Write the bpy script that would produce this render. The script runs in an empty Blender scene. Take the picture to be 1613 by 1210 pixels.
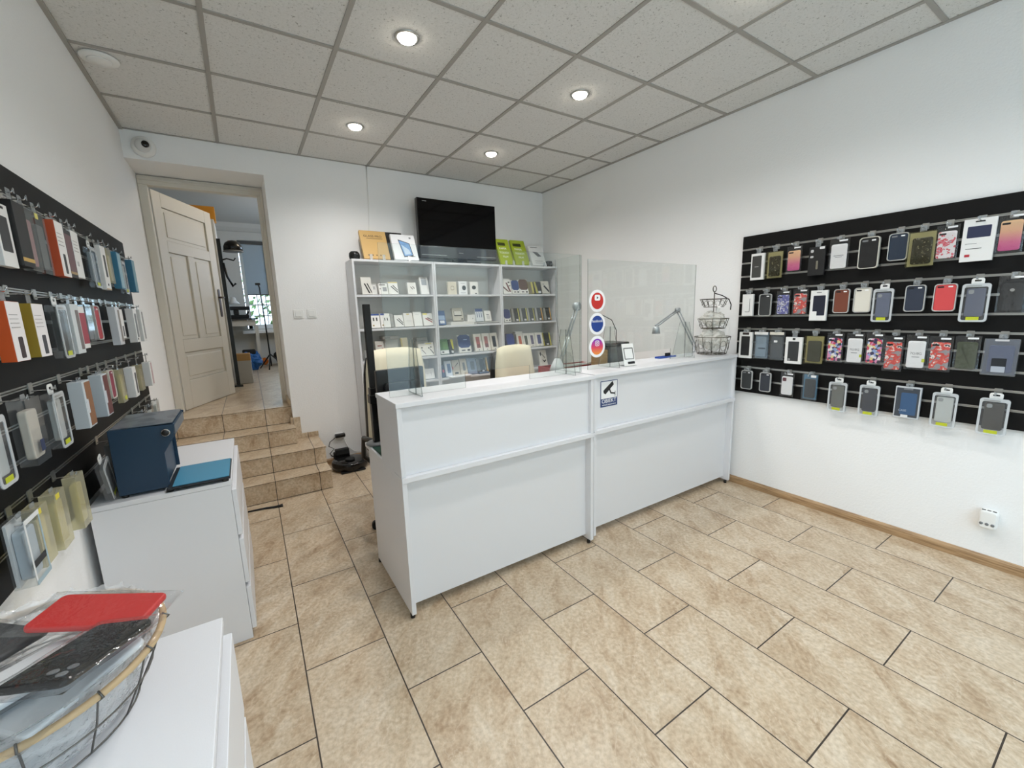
import bpy, bmesh, math, random
from mathutils import Matrix, Vector, noise
S = bpy.context.scene
COL = S.collection
PI = math.pi
random.seed(7)

# ------------------------------------------------------------------ camera, world, exposure
cam_d = bpy.data.cameras.new('camera'); cam = bpy.data.objects.new('camera', cam_d); COL.objects.link(cam)
Rm = ((0.8419066, 0.5269133, 0.1164283), (-0.5388037, 0.8327151, 0.1275782), (-0.0297290, -0.1701409, 0.9849712))
cam.matrix_world = Matrix(((Rm[0][0], Rm[0][2], -Rm[0][1], 0), (Rm[1][0], Rm[1][2], -Rm[1][1], 0),
                           (Rm[2][0], Rm[2][2], -Rm[2][1], 1.465), (0, 0, 0, 1)))
cam_d.sensor_width = 36; cam_d.lens = 658.637 * 36 / 1613; cam_d.clip_start = 0.02
S.camera = cam
S.view_settings.view_transform = 'Standard'; S.view_settings.look = 'None'
S.view_settings.gamma = 1; S.view_settings.use_curve_mapping = False
S.view_settings.exposure = -0.27
W = bpy.data.worlds.new('sky'); S.world = W; W.use_nodes = True
bg = W.node_tree.nodes['Background']; bg.inputs[0].default_value = (0.63, 0.785, 1.0, 1); bg.inputs[1].default_value = 7.5
S.cycles.max_bounces = 10; S.cycles.diffuse_bounces = 6; S.cycles.transparent_max_bounces = 40
S.cycles.glossy_bounces = 4; S.cycles.transmission_bounces = 4
S.cycles.sample_clamp_indirect = 6.0
S.cycles.caustics_reflective = False; S.cycles.caustics_refractive = False
LAMP = 48.0      # watts of one ceiling downlight
def portal(loc, rot, sx, sy):
    l = bpy.data.lights.new('daylight_portal', 'AREA'); l.shape = 'RECTANGLE'; l.size = sx; l.size_y = sy
    l.cycles.is_portal = True
    o = bpy.data.objects.new('daylight_portal', l); COL.objects.link(o); o.location = loc; o.rotation_euler = rot
portal((1.36, -1.42, 1.45), (PI/2, 0, 0), 3.4, 2.3)       # shop window, light enters along +y
portal((2.12, 7.3, 2.35), (0, PI/2, 0), 1.1, 1.4)       # unseen side opening added to light the back room door
portal((0.62, 9.35, 2.05), (-PI/2, 0, 0), 1.1, 1.6)       # back room window

# ------------------------------------------------------------------ materials
def lin(c):
    c = [x / 255 for x in c[:3]]
    return tuple(x / 12.92 if x <= .04045 else ((x + .055) / 1.055) ** 2.4 for x in c) + (1,)
_m = {}
def N(t, typ, **k):
    n = t.nodes.new(typ)
    for a, b in k.items(): setattr(n, a, b)
    return n
def mat(name, rgb, rough=.5, metal=0, spec=.5, bump=0, bscale=200, alpha=1, trans=0, emit=0, coat=0, var=0):
    key = (name, tuple(rgb), rough, metal, alpha, emit)
    if key in _m: return _m[key]
    m = bpy.data.materials.new(name); m.use_nodes = True; t = m.node_tree; p = t.nodes['Principled BSDF']
    p.inputs['Base Color'].default_value = lin(rgb); p.inputs['Roughness'].default_value = rough
    p.inputs['Metallic'].default_value = metal; p.inputs['Specular IOR Level'].default_value = spec
    p.inputs['Alpha'].default_value = alpha; p.inputs['Coat Weight'].default_value = coat
    if emit: p.inputs['Emission Color'].default_value = lin(rgb); p.inputs['Emission Strength'].default_value = emit
    if bump or var:
        tc = N(t, 'ShaderNodeTexCoord'); nz = N(t, 'ShaderNodeTexNoise'); nz.inputs['Scale'].default_value = bscale
        nz.inputs['Detail'].default_value = 3; t.links.new(tc.outputs['Object'], nz.inputs['Vector'])
        if bump:
            b = N(t, 'ShaderNodeBump'); b.inputs['Strength'].default_value = bump; b.inputs['Distance'].default_value = .004
            t.links.new(nz.outputs['Fac'], b.inputs['Height']); t.links.new(b.outputs['Normal'], p.inputs['Normal'])
        if var:
            mx = N(t, 'ShaderNodeMix', data_type='RGBA', blend_type='MULTIPLY'); mx.inputs[0].default_value = var
            mx.inputs[6].default_value = lin(rgb); t.links.new(nz.outputs['Fac'], mx.inputs[7]); t.links.new(mx.outputs[2], p.inputs['Base Color'])
    _m[key] = m
    return m
def ramp(t, fac, stops):
    r = N(t, 'ShaderNodeValToRGB'); e = r.color_ramp.elements
    while len(e) < len(stops): e.new(.5)
    for i, (p, c) in enumerate(stops): e[i].position = p; e[i].color = lin(c)
    t.links.new(fac, r.inputs[0]); return r.outputs[0]
def clear(name, tint=(255, 255, 255), haze=0.0, rough=.03, ior=1.49, refl=1.0, hazecol=(235, 238, 240), bump=0, bscale=40):
    """thin clear plastic: transparent + fresnel reflection + a little white haze"""
    key = (name, tuple(tint), haze, rough)
    if key in _m: return _m[key]
    m = bpy.data.materials.new(name); m.use_nodes = True; t = m.node_tree
    for n in list(t.nodes):
        if n.type != 'OUTPUT_MATERIAL': t.nodes.remove(n)
    out = [n for n in t.nodes][0]
    tr = N(t, 'ShaderNodeBsdfTransparent'); tr.inputs[0].default_value = lin(tint)
    gl = N(t, 'ShaderNodeBsdfGlossy'); gl.inputs['Roughness'].default_value = rough
    df = N(t, 'ShaderNodeBsdfDiffuse'); df.inputs[0].default_value = lin(hazecol)
    a = N(t, 'ShaderNodeMixShader'); a.inputs[0].default_value = haze
    t.links.new(tr.outputs[0], a.inputs[1]); t.links.new(df.outputs[0], a.inputs[2])
    fr = N(t, 'ShaderNodeLayerWeight'); fr.inputs[0].default_value = .5          # Schlick: F0 + (1 - F0) * (1 - cos)^5
    pw = N(t, 'ShaderNodeMath', operation='POWER'); pw.inputs[1].default_value = 5; t.links.new(fr.outputs['Facing'], pw.inputs[0])
    f0 = ((ior - 1)/(ior + 1))**2*refl
    mu = N(t, 'ShaderNodeMath', operation='MULTIPLY_ADD'); mu.inputs[1].default_value = 1 - f0; mu.inputs[2].default_value = f0
    t.links.new(pw.outputs[0], mu.inputs[0])
    b = N(t, 'ShaderNodeMixShader'); t.links.new(mu.outputs[0], b.inputs[0])
    t.links.new(a.outputs[0], b.inputs[1]); t.links.new(gl.outputs[0], b.inputs[2]); t.links.new(b.outputs[0], out.inputs[0])
    if bump:
        tc = N(t, 'ShaderNodeTexCoord'); nz = N(t, 'ShaderNodeTexNoise'); nz.inputs['Scale'].default_value = bscale; nz.inputs['Detail'].default_value = 3
        bp = N(t, 'ShaderNodeBump'); bp.inputs['Strength'].default_value = bump; bp.inputs['Distance'].default_value = .01
        t.links.new(tc.outputs['Object'], nz.inputs['Vector']); t.links.new(nz.outputs['Fac'], bp.inputs['Height'])
        t.links.new(bp.outputs['Normal'], gl.inputs['Normal']); t.links.new(bp.outputs['Normal'], fr.inputs['Normal'])
    _m[key] = m
    return m
def pattern(name, stops, scale=30, kind='noise', rough=.4, interp='CONSTANT'):
    if name in _m: return _m[name]
    m = bpy.data.materials.new(name); m.use_nodes = True; t = m.node_tree; p = t.nodes['Principled BSDF']; p.inputs['Roughness'].default_value = rough
    tc = N(t, 'ShaderNodeTexCoord')
    if kind == 'noise':
        n = N(t, 'ShaderNodeTexNoise'); n.inputs['Scale'].default_value = scale; n.inputs['Detail'].default_value = 2; o = n.outputs['Fac']
    elif kind == 'voronoi':
        n = N(t, 'ShaderNodeTexVoronoi'); n.inputs['Scale'].default_value = scale
        sp = N(t, 'ShaderNodeSeparateColor'); t.links.new(n.outputs['Color'], sp.inputs[0]); o = sp.outputs[0]
    elif kind == 'z':
        n = N(t, 'ShaderNodeSeparateXYZ'); o = n.outputs[2]
        mr = N(t, 'ShaderNodeMapRange'); mr.inputs[1].default_value = scale[0]; mr.inputs[2].default_value = scale[1]
        t.links.new(o, mr.inputs[0]); o = mr.outputs[0]
    t.links.new(tc.outputs['Object'], n.inputs[0])
    c = ramp(t, o, stops); c.node.color_ramp.interpolation = interp
    t.links.new(c, p.inputs['Base Color'])
    _m[name] = m
    return m

WALL = mat('wall_paint', (240, 240, 239), .85, spec=.3, bump=.35, bscale=90)
WHITE = mat('white_melamine', (222, 223, 226), .38, bump=.05, bscale=400)
WPLAST = mat('white_plastic', (235, 235, 232), .35)
OLDDOOR = mat('old_door_paint', (214, 208, 196), .5, bump=.06, bscale=60)
BLACK = mat('black_plastic', (14, 14, 15), .35)
MATTE = mat('matte_black', (16, 17, 17), .7)
SLAT = mat('black_laminate', (12, 12, 12), .55, spec=.2, bump=.05, bscale=300)
ALU = mat('brushed_aluminium', (190, 190, 186), .32, metal=1)
CHROME = mat('chrome', (215, 215, 215), .15, metal=1)
GREY = mat('grey_plastic', (120, 122, 124), .45)
ACRYL = clear('clear_acrylic', (249, 251, 250), .008, .01, ior=1.49)
ACRYL_EDGE = clear('acrylic_edge', (150, 156, 156), .2, .2, hazecol=(160, 166, 166))
BAGM = clear('clear_bag_film', (249, 249, 249), .015, .06, refl=1.0, bump=.35, bscale=30)
BLISTER = clear('clear_blister', (244, 246, 248), .05, .12, refl=1.2)
MILKY = clear('milky_blister', (236, 240, 242), .6, .2, hazecol=(232, 236, 238))
CLEARBOX = clear('clear_box_plastic', (246, 248, 248), .04, .06, refl=1.3)
OLIVEBOX = clear('olive_tinted_box', (244, 242, 226), .045, .06, hazecol=(196, 190, 148))
CREAMBOX = clear('cream_tinted_box', (242, 238, 210), .35, .12, hazecol=(232, 227, 200))

def tile_mat(name, steps=False):
    m = bpy.data.materials.new(name); m.use_nodes = True; t = m.node_tree; p = t.nodes['Principled BSDF']
    tc = N(t, 'ShaderNodeTexCoord'); mp = N(t, 'ShaderNodeMapping'); mp.vector_type = 'POINT'
    # texture u = along y (tile length), v = along x (tile width)
    mp.inputs['Rotation'].default_value = (0, 0, .0106)
    t.links.new(tc.outputs['Object'], mp.inputs[0])
    sx = N(t, 'ShaderNodeSeparateXYZ'); t.links.new(mp.outputs[0], sx.inputs[0])
    u = N(t, 'ShaderNodeMath', operation='SUBTRACT'); u.inputs[1].default_value = 3.100
    s0 = N(t, 'ShaderNodeSeparateXYZ'); t.links.new(tc.outputs['Object'], s0.inputs[0]); t.links.new(s0.outputs[1], u.inputs[0])
    v = N(t, 'ShaderNodeMath', operation='ADD'); v.inputs[1].default_value = .2945; t.links.new(sx.outputs[0], v.inputs[0])
    cb = N(t, 'ShaderNodeCombineXYZ'); t.links.new(v.outputs[0], cb.inputs[1])
    if not steps: t.links.new(u.outputs[0], cb.inputs[0])
    else: cb.inputs[0].default_value = .31
    br = N(t, 'ShaderNodeTexBrick'); br.offset = 0 if steps else .5; br.offset_frequency = 2; br.squash = 1
    t.links.new(cb.outputs[0], br.inputs['Vector'])
    br.inputs['Color1'].default_value = (0, 0, 0, 1); br.inputs['Color2'].default_value = (1, 1, 1, 1); br.inputs['Mortar'].default_value = (.5, .5, .5, 1)
    br.inputs['Scale'].default_value = 1; br.inputs['Mortar Size'].default_value = .0027; br.inputs['Mortar Smooth'].default_value = .1
    br.inputs['Bias'].default_value = 0; br.inputs['Brick Width'].default_value = 100 if steps else .6607; br.inputs['Row Height'].default_value = .3325
    sc = N(t, 'ShaderNodeSeparateColor'); t.links.new(br.outputs['Color'], sc.inputs[0])
    w = N(t, 'ShaderNodeMath', operation='MULTIPLY'); w.inputs[1].default_value = 37; t.links.new(sc.outputs[0], w.inputs[0])
    # streaky stone: stretched, warped noise, different on every tile
    m2 = N(t, 'ShaderNodeMapping'); m2.vector_type = 'TEXTURE'; m2.inputs['Rotation'].default_value = (0, 0, .93); m2.inputs['Scale'].default_value = (.62, .30, .5)
    t.links.new(tc.outputs['Object'], m2.inputs[0])
    n1 = N(t, 'ShaderNodeTexNoise', noise_dimensions='4D'); n1.inputs['Scale'].default_value = 2.6; n1.inputs['Detail'].default_value = 10; n1.inputs['Roughness'].default_value = .70; n1.inputs['Distortion'].default_value = .9
    t.links.new(m2.outputs[0], n1.inputs['Vector']); t.links.new(w.outputs[0], n1.inputs['W'])
    base = ramp(t, n1.outputs['Fac'], [(.28, (158, 130, 101)), (.40, (186, 163, 135)), (.52, (203, 184, 158)), (.68, (216, 202, 181))])
    n2 = N(t, 'ShaderNodeTexNoise', noise_dimensions='4D'); n2.inputs['Scale'].default_value = 60; n2.inputs['Detail'].default_value = 4
    t.links.new(tc.outputs['Object'], n2.inputs['Vector'])
    g = ramp(t, n2.outputs['Fac'], [(.3, (212, 206, 198)), (.62, (255, 255, 255))])
    n3 = N(t, 'ShaderNodeTexNoise', noise_dimensions='4D'); n3.inputs['Scale'].default_value = 2.2; n3.inputs['Detail'].default_value = 7; n3.inputs['Roughness'].default_value = .55; n3.inputs['Distortion'].default_value = 1.6
    t.links.new(m2.outputs[0], n3.inputs['Vector']); t.links.new(w.outputs[0], n3.inputs['W'])
    vein = ramp(t, n3.outputs['Fac'], [(.40, (0, 0, 0)), (.475, (60, 60, 60)), (.49, (175, 175, 175)), (.505, (40, 40, 40)), (.60, (0, 0, 0))])
    vm = N(t, 'ShaderNodeMix', data_type='RGBA'); t.links.new(vein, vm.inputs[0]); t.links.new(base, vm.inputs[6]); vm.inputs[7].default_value = lin((222, 208, 186)); base = vm.outputs[2]
    mm = N(t, 'ShaderNodeMix', data_type='RGBA', blend_type='MULTIPLY'); mm.inputs[0].default_value = .8
    t.links.new(base, mm.inputs[6]); t.links.new(g, mm.inputs[7])
    mx = N(t, 'ShaderNodeMix', data_type='RGBA'); t.links.new(br.outputs['Fac'], mx.inputs[0])
    t.links.new(mm.outputs[2], mx.inputs[6]); mx.inputs[7].default_value = lin((62, 54, 47))
    t.links.new(mx.outputs[2], p.inputs['Base Color']); p.inputs['Roughness'].default_value = .33
    p.inputs['Specular IOR Level'].default_value = .45
    h = N(t, 'ShaderNodeMath', operation='MULTIPLY_ADD'); h.inputs[1].default_value = -1.5; t.links.new(br.outputs['Fac'], h.inputs[0]); t.links.new(n1.outputs['Fac'], h.inputs[2])
    bp = N(t, 'ShaderNodeBump'); bp.inputs['Strength'].default_value = .35; bp.inputs['Distance'].default_value = .004
    t.links.new(h.outputs[0], bp.inputs['Height']); t.links.new(bp.outputs['Normal'], p.inputs['Normal'])
    return m
TILE = tile_mat('stone_floor_tile'); STEPTILE = tile_mat('stone_step_tile', True)
def ceil_mat():
    m = bpy.data.materials.new('mineral_ceiling_tile'); m.use_nodes = True; t = m.node_tree; p = t.nodes['Principled BSDF']; p.inputs['Roughness'].default_value = .95
    p.inputs['Specular IOR Level'].default_value = .1
    tc = N(t, 'ShaderNodeTexCoord')
    n = N(t, 'ShaderNodeTexNoise'); n.inputs['Scale'].default_value = 85; n.inputs['Detail'].default_value = 6; n.inputs['Roughness'].default_value = .62; n.inputs['Distortion'].default_value = .9
    t.links.new(tc.outputs['Object'], n.inputs[0])
    c = ramp(t, n.outputs['Fac'], [(.32, (150, 148, 143)), (.40, (219, 218, 214)), (.7, (228, 227, 224))])
    t.links.new(c, p.inputs['Base Color'])
    b = N(t, 'ShaderNodeBump'); b.inputs['Strength'].default_value = .5; b.inputs['Distance'].default_value = .004
    t.links.new(n.outputs['Fac'], b.inputs['Height']); t.links.new(b.outputs['Normal'], p.inputs['Normal'])
    return m
CEIL = ceil_mat()
def wood_mat():
    m = bpy.data.materials.new('oak_skirting'); m.use_nodes = True; t = m.node_tree; p = t.nodes['Principled BSDF']; p.inputs['Roughness'].default_value = .45
    tc = N(t, 'ShaderNodeTexCoord'); mp = N(t, 'ShaderNodeMapping'); mp.inputs['Scale'].default_value = (3, 3, 60); t.links.new(tc.outputs['Object'], mp.inputs[0])
    n = N(t, 'ShaderNodeTexNoise'); n.inputs['Scale'].default_value = 2; n.inputs['Detail'].default_value = 5; t.links.new(mp.outputs[0], n.inputs[0])
    t.links.new(ramp(t, n.outputs['Fac'], [(.35, (140, 110, 78)), (.6, (178, 146, 108))]), p.inputs['Base Color'])
    return m
OAK = wood_mat()

# ------------------------------------------------------------------ mesh helpers
class MB:
    def __init__(s): s.v = []; s.f = []; s.m = []; s.sm = []
    def add(s, vs, fs, m=0, smooth=False):
        b = len(s.v); s.v += [tuple(x) for x in vs]
        for f in fs: s.f.append([b + i for i in f]); s.m.append(m); s.sm.append(smooth)
        return s
    def box(s, a, b, m=0):
        (x0, y0, z0), (x1, y1, z1) = a, b
        if x0 > x1: x0, x1 = x1, x0
        if y0 > y1: y0, y1 = y1, y0
        if z0 > z1: z0, z1 = z1, z0
        return s.add([(x0, y0, z0), (x1, y0, z0), (x1, y1, z0), (x0, y1, z0), (x0, y0, z1), (x1, y0, z1), (x1, y1, z1), (x0, y1, z1)],
                     [(3, 2, 1, 0), (4, 5, 6, 7), (0, 1, 5, 4), (1, 2, 6, 5), (2, 3, 7, 6), (3, 0, 4, 7)], m)
    def prism(s, pts, d0, d1, axis='y', m=0, medge=None, smooth=False):
        """extrude a 2-D outline; axis y: pts are (x,z); axis z: (x,y); axis x: (y,z)"""
        P = {'y': lambda p, d: (p[0], d, p[1]), 'z': lambda p, d: (p[0], p[1], d), 'x': lambda p, d: (d, p[0], p[1])}[axis]
        n = len(pts); b = len(s.v)
        s.v += [P(p, d0) for p in pts] + [P(p, d1) for p in pts]
        s.f += [[b + i for i in range(n)], [b + n + i for i in reversed(range(n))]]; s.m += [m, m]; s.sm += [False, False]
        for i in range(n):
            j = (i + 1) % n; s.f.append([b + j, b + i, b + n + i, b + n + j]); s.m.append(m if medge is None else medge); s.sm.append(smooth)
        return s
    def ring(s, po, pi, d0, d1, axis='y', m=0):
        P = {'y': lambda p, d: (p[0], d, p[1]), 'z': lambda p, d: (p[0], p[1], d), 'x': lambda p, d: (d, p[0], p[1])}[axis]
        n = len(po); b = len(s.v)
        s.v += [P(p, d0) for p in po] + [P(p, d0) for p in pi] + [P(p, d1) for p in po] + [P(p, d1) for p in pi]
        for i in range(n):
            j = (i + 1) % n
            for f in ((i, j, n + j, n + i), (2*n + j, 2*n + i, 3*n + i, 3*n + j), (j, i, 2*n + i, 2*n + j), (n + i, n + j, 3*n + j, 3*n + i)):
                s.f.append([b + k for k in f]); s.m.append(m); s.sm.append(False)
        return s
    def tube(s, pts, r, n=8, closed=False, m=0, caps=True):
        pts = [Vector(p) for p in pts]; k = len(pts); b = len(s.v); up = None
        rr = r if isinstance(r, (list, tuple)) else [r] * k
        for i, p in enumerate(pts):
            if closed: d = pts[(i + 1) % k] - pts[i - 1]
            else: d = pts[min(i + 1, k - 1)] - pts[max(i - 1, 0)]
            d.normalize()
            if up is None: up = Vector((0, 0, 1)) if abs(d.z) < .9 else Vector((1, 0, 0))
            a = d.cross(up); a.normalize(); c = a.cross(d); up = c
            s.v += [tuple(p + (a * math.cos(q) + c * math.sin(q)) * rr[i]) for q in [2 * PI * j / n for j in range(n)]]
        for i in range(k if closed else k - 1):
            i2 = (i + 1) % k
            for j in range(n):
                j2 = (j + 1) % n
                s.f.append([b + i*n + j, b + i*n + j2, b + i2*n + j2, b + i2*n + j]); s.m.append(m); s.sm.append(True)
        if caps and not closed:
            s.f += [[b + j for j in reversed(range(n))], [b + (k-1)*n + j for j in range(n)]]; s.m += [m, m]; s.sm += [False, False]
        return s
    def lathe(s, prof, c=(0, 0, 0), n=24, m=0, sx=1, sy=1, smooth=True):
        b = len(s.v); k = len(prof)
        for r, z in prof: s.v += [(c[0] + sx*r*math.cos(2*PI*j/n), c[1] + sy*r*math.sin(2*PI*j/n), c[2] + z) for j in range(n)]
        for i in range(k - 1):
            for j in range(n):
                j2 = (j+1) % n; s.f.append([b+i*n+j, b+i*n+j2, b+(i+1)*n+j2, b+(i+1)*n+j]); s.m.append(m); s.sm.append(smooth)
        if prof[0][0] > 1e-4: s.f.append([b + j for j in reversed(range(n))]); s.m.append(m); s.sm.append(False)
        if prof[-1][0] > 1e-4: s.f.append([b + (k-1)*n + j for j in range(n)]); s.m.append(m); s.sm.append(False)
        return s
    def build(s, name, mats, parent=None, loc=(0, 0, 0), rot=(0, 0, 0), bevel=0, seg=2):
        me = bpy.data.meshes.new(name); me.from_pydata(s.v, [], s.f)
        mats = mats if isinstance(mats, (list, tuple)) else [mats]
        for x in mats: me.materials.append(x)
        me.polygons.foreach_set('material_index', s.m); me.polygons.foreach_set('use_smooth', s.sm)
        me.validate(); me.update()
        bm = bmesh.new(); bm.from_mesh(me); bmesh.ops.recalc_face_normals(bm, faces=bm.faces); bm.to_mesh(me); bm.free()
        o = bpy.data.objects.new(name, me); COL.objects.link(o)
        o.location = loc; o.rotation_euler = rot
        if parent: o.parent = parent
        if bevel:
            b = o.modifiers.new('soft_edge', 'BEVEL'); b.width = bevel; b.segments = seg; b.limit_method = 'ANGLE'; b.angle_limit = .6
        return o
def rrect(cx, cz, w, h, r, n=4):
    r = min(r, w/2 - 1e-4, h/2 - 1e-4); o = []
    for k, (sx, sz) in enumerate(((1, 1), (-1, 1), (-1, -1), (1, -1))):
        for i in range(n + 1):
            a = k * PI/2 + i * PI/2/n
            o.append((cx + sx*(w/2 - r) + r*math.cos(a), cz + sz*(h/2 - r) + r*math.sin(a)))
    return o
def circ(cx, cz, rx, rz=None, n=24): return [(cx + rx*math.cos(2*PI*i/n), cz + (rz or rx)*math.sin(2*PI*i/n)) for i in range(n)]
def tag(o, label, cat, group=None):
    o['label'] = label; o['category'] = cat
    if group: o['group'] = group
    return o
def thing(name, label, cat, loc=(0, 0, 0), rotz=0, group=None):
    o = bpy.data.objects.new(name, None); COL.objects.link(o); o.empty_display_size = .05
    o.location = loc; o.rotation_euler = (0, 0, rotz); return tag(o, label, cat, group)
def struct(o): o['kind'] = 'structure'; return o
def bx(name, a, b, m, parent=None, bevel=0, **k): return MB().box(a, b).build(name, m, parent, bevel=bevel, **k)
def text(s, size, m, parent, loc, rot=(PI/2, 0, 0), align='CENTER', name='lettering', sx=1, ext=.0003):
    c = bpy.data.curves.new(name, 'FONT'); c.body = s; c.size = size; c.align_x = align; c.align_y = 'CENTER'; c.extrude = ext; c.materials.append(m); c.space_line = .85
    o = bpy.data.objects.new(name, c); COL.objects.link(o); bpy.context.view_layer.update()
    me = bpy.data.meshes.new_from_object(o.evaluated_get(bpy.context.evaluated_depsgraph_get())); bpy.data.objects.remove(o)
    o = bpy.data.objects.new(name, me); COL.objects.link(o); o.location = loc; o.rotation_euler = rot; o.scale = (sx, 1, 1); o.parent = parent
    return o

# ------------------------------------------------------------------ room shell
H = 2.908; XL = -.606; XR = 3.326; YB = 4.42; YF = -1.3; UP = .632
struct(bx('floor', (XL - .3, YF - .3, -.08), (XR + .3, YB + .5, 0), TILE))
struct(bx('wall_left', (XL - .15, YF - .2, 0), (XL, YB, H), WALL))
struct(bx('wall_right', (XR, YF - .2, 0), (XR + .2, YB + .5, H + .3), WALL))
b = MB(); b.box((.308, YB, 0), (XR, 4.92, H)); b.box((XL - .15, YB, 2.70), (.308, 4.92, H)); b.box((XL - .15, YB, 0), (XL, 4.92, 2.70))
struct(b.build('wall_back', WALL))
b = MB()   # street side: masonry left of the shop window, below and above it
b.box((XL, YF - .2, 0), (-.35, YF, H)); b.box((3.05, YF - .2, 0), (XR, YF, H)); b.box((-.35, YF - .2, 0), (3.05, YF, .3)); b.box((-.35, YF - .2, 2.6), (3.05, YF, H))
struct(b.build('wall_front', WALL))
w1 = MB()
for x in (-.35, .62, 1.84, 2.99): w1.box((x, YF - .14, .3), (x + .06, YF - .08, 2.6))
for z in (.3, 1.9, 2.54): w1.box((-.35, YF - .14, z), (3.05, YF - .08, z + .06))
wf = struct(w1.build('window_1', mat('window_frame_white', (225, 227, 228), .4)))
bx('window_glass', (-.34, YF - .115, .32), (3.04, YF - .109, 2.58), clear('window_glass', (238, 244, 242), 0, .01), wf)
struct(bx('ground_outside', (-8, -14, -.12), (12, YF - .3, -.06), mat('pavement', (205, 204, 200), .9)))
b = MB(); b.box((-9, -14.4, -.1), (13, -14, 7.5))
fac = struct(b.build('wall_added_facade', mat('street_render', (176, 170, 158), .9)))  # unseen facade added to cut sky reflections in the acrylic screens
for k in range(7): MB().box((-7 + 2.6*k, -13.98, 3.6), (-5.8 + 2.6*k, -13.94, 5.4)).build('street_window', mat('street_glass', (70, 80, 88), .1), fac)
struct(bx('ceiling', (XL - .1, YF - .1, H), (XR + .1, YB + .05, H + .06), CEIL))
GRID = mat('ceiling_grid_metal', (162, 158, 151), .5)
g = MB()
for c in range(0, 7):
    x = -.596 + .6*c
    if x > XL + .02: g.box((x - .012, YF, H - .006), (x + .012, YB, H + .004))
for k in range(0, 9):
    y = 3.845 - .6*k; g.box((XL, y - .012, H - .0055), (XR, y + .012, H + .004))
struct(g.build('trim_1', GRID))
g = MB(); g.box((XL, YF, H - .012), (XL + .022, YB, H)); g.box((XR - .022, YF, H - .008), (XR, YB, H)); g.box((XL, YB - .014, H - .006), (XR, YB, H))
struct(g.build('trim_2', GRID))
# oak baseboard on the right wall and behind the shelves
prof = [(0, 0), (-.014, 0), (-.014, .035), (-.011, .046), (-.006, .054), (-.002, .058), (0, .058)]
b = MB(); b.prism([(XR + x, z) for x, z in prof], YF, YB, 'y'); struct(b.build('baseboard_right', OAK))
b = MB(); b.prism([(YB + x, z) for x, z in prof], .55, XR - .02, 'x'); struct(b.build('baseboard_back', OAK))
# stairs up to the back room
st = MB()
st.box((XL + .0005, 3.77, 0), (.505, YB - .001, .165)); st.box((XL + .0005, 3.99, .165), (.505, YB - .001, .317))
st.box((XL + .001, 4.25, .317), (.307, 4.93, .467)); st.box((XL + .001, 4.50, .467), (.307, 4.93, UP))
for (y, z, x1) in ((3.77, .165, .505), (3.99, .317, .505), (4.25, .467, .307), (4.50, UP, .307)): st.box((XL + .001, y - .006, z - .016), (x1 + (.006 if x1 > .4 else 0), y + .02, z + .0015))
stairs = struct(st.build('floor_steps', STEPTILE))
gl_ = MB()
for (y, z0, z, x1) in ((3.77, .0015, .165, .511), (3.99, .1665, .317, .511), (4.25, .3185, .467, .307), (4.50, .4685, UP, .307)):
    gl_.box((XL + .001, y - .0068, z - .006), (x1, y - .0055, z - .003)); gl_.box((XL + .001, y - .002, z0), (x1 - .006, y - .0004, z0 + .003))
gl_.build('grout_line', mat('grout_dark', (70, 60, 52), .9), stairs)
sk = MB(); sk.box((.309, 4.405, .317), (.365, YB - .001, .53)); sk.box((.3655, 4.405, .317), (.51, YB - .001, .365)); sk.box((.285, 4.42, .467), (.3075, 4.50, .53)); sk.box((.293, 4.50, UP), (.3075, 4.86, UP + .06))
struct(sk.build('baseboard_steps', STEPTILE))
# back room shell
struct(bx('floor_back_room', (-1.6, 4.925, UP - .1), (1.9, 9.3, UP), TILE))
BRW = mat('back_room_paint', (205, 205, 200), .85)
cl = thing('added_fill_globe', 'added globe light, out of sight, brightening the back room door', 'ceiling light', (1.0, 6.0, 3.13))  # unseen glowing globe added to brighten the open door
MB().lathe([(.05, 0), (.05, -.03), (.02, -.04)], n=20).build('fill_globe_mount', WPLAST, cl)
MB().lathe([(.02, -.04), (.09, -.07), (.12, -.14), (.10, -.22), (0, -.26)], n=24).build('fill_globe', mat('fill_globe_glow', (255, 236, 208), .5, emit=50), cl)
struct(bx('ceiling_back_room', (-1.6, 4.93, 3.13), (1.9, 9.3, 3.2), BRW))
struct(bx('wall_back_room_left', (-1.7, 4.93, UP), (-1.6, 9.3, 3.13), BRW)); b = MB(); b.box((1.9, 4.93, UP), (2.1, 9.3, 1.8)); b.box((1.9, 4.93, 2.9), (2.1, 9.3, 3.13)); b.box((1.9, 4.93, 1.8), (2.1, 6.6, 2.9)); b.box((1.9, 8.0, 1.8), (2.1, 9.3, 2.9))  # window gap in this side wall is added, out of view, for extra daylight
struct(b.build('wall_back_room_right', BRW))
b = MB(); b.box((-1.6, 9.1, UP), (.09, 9.5, 3.13)); b.box((1.15, 9.1, UP), (1.9, 9.5, 3.13)); b.box((.09, 9.1, UP), (1.15, 9.5, 1.30)); b.box((.09, 9.1, 2.86), (1.15, 9.5, 3.13))
struct(b.build('wall_back_room_far', BRW))
b = MB(); b.box((-1.6, 4.93, UP), (-.62, 4.99, 3.13)); b.box((.42, 4.93, UP), (1.9, 4.99, 3.13)); b.box((-.62, 4.93, 2.66), (.42, 4.99, 3.13))
struct(b.build('wall_back_room_near', BRW))
b = MB(); b.prism([(9.1, 3.0), (9.06, 3.01), (9.0, 3.06), (8.97, 3.13), (9.1, 3.13)], -1.6, 1.9, 'x'); struct(b.build('trim_3', BRW))
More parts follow.
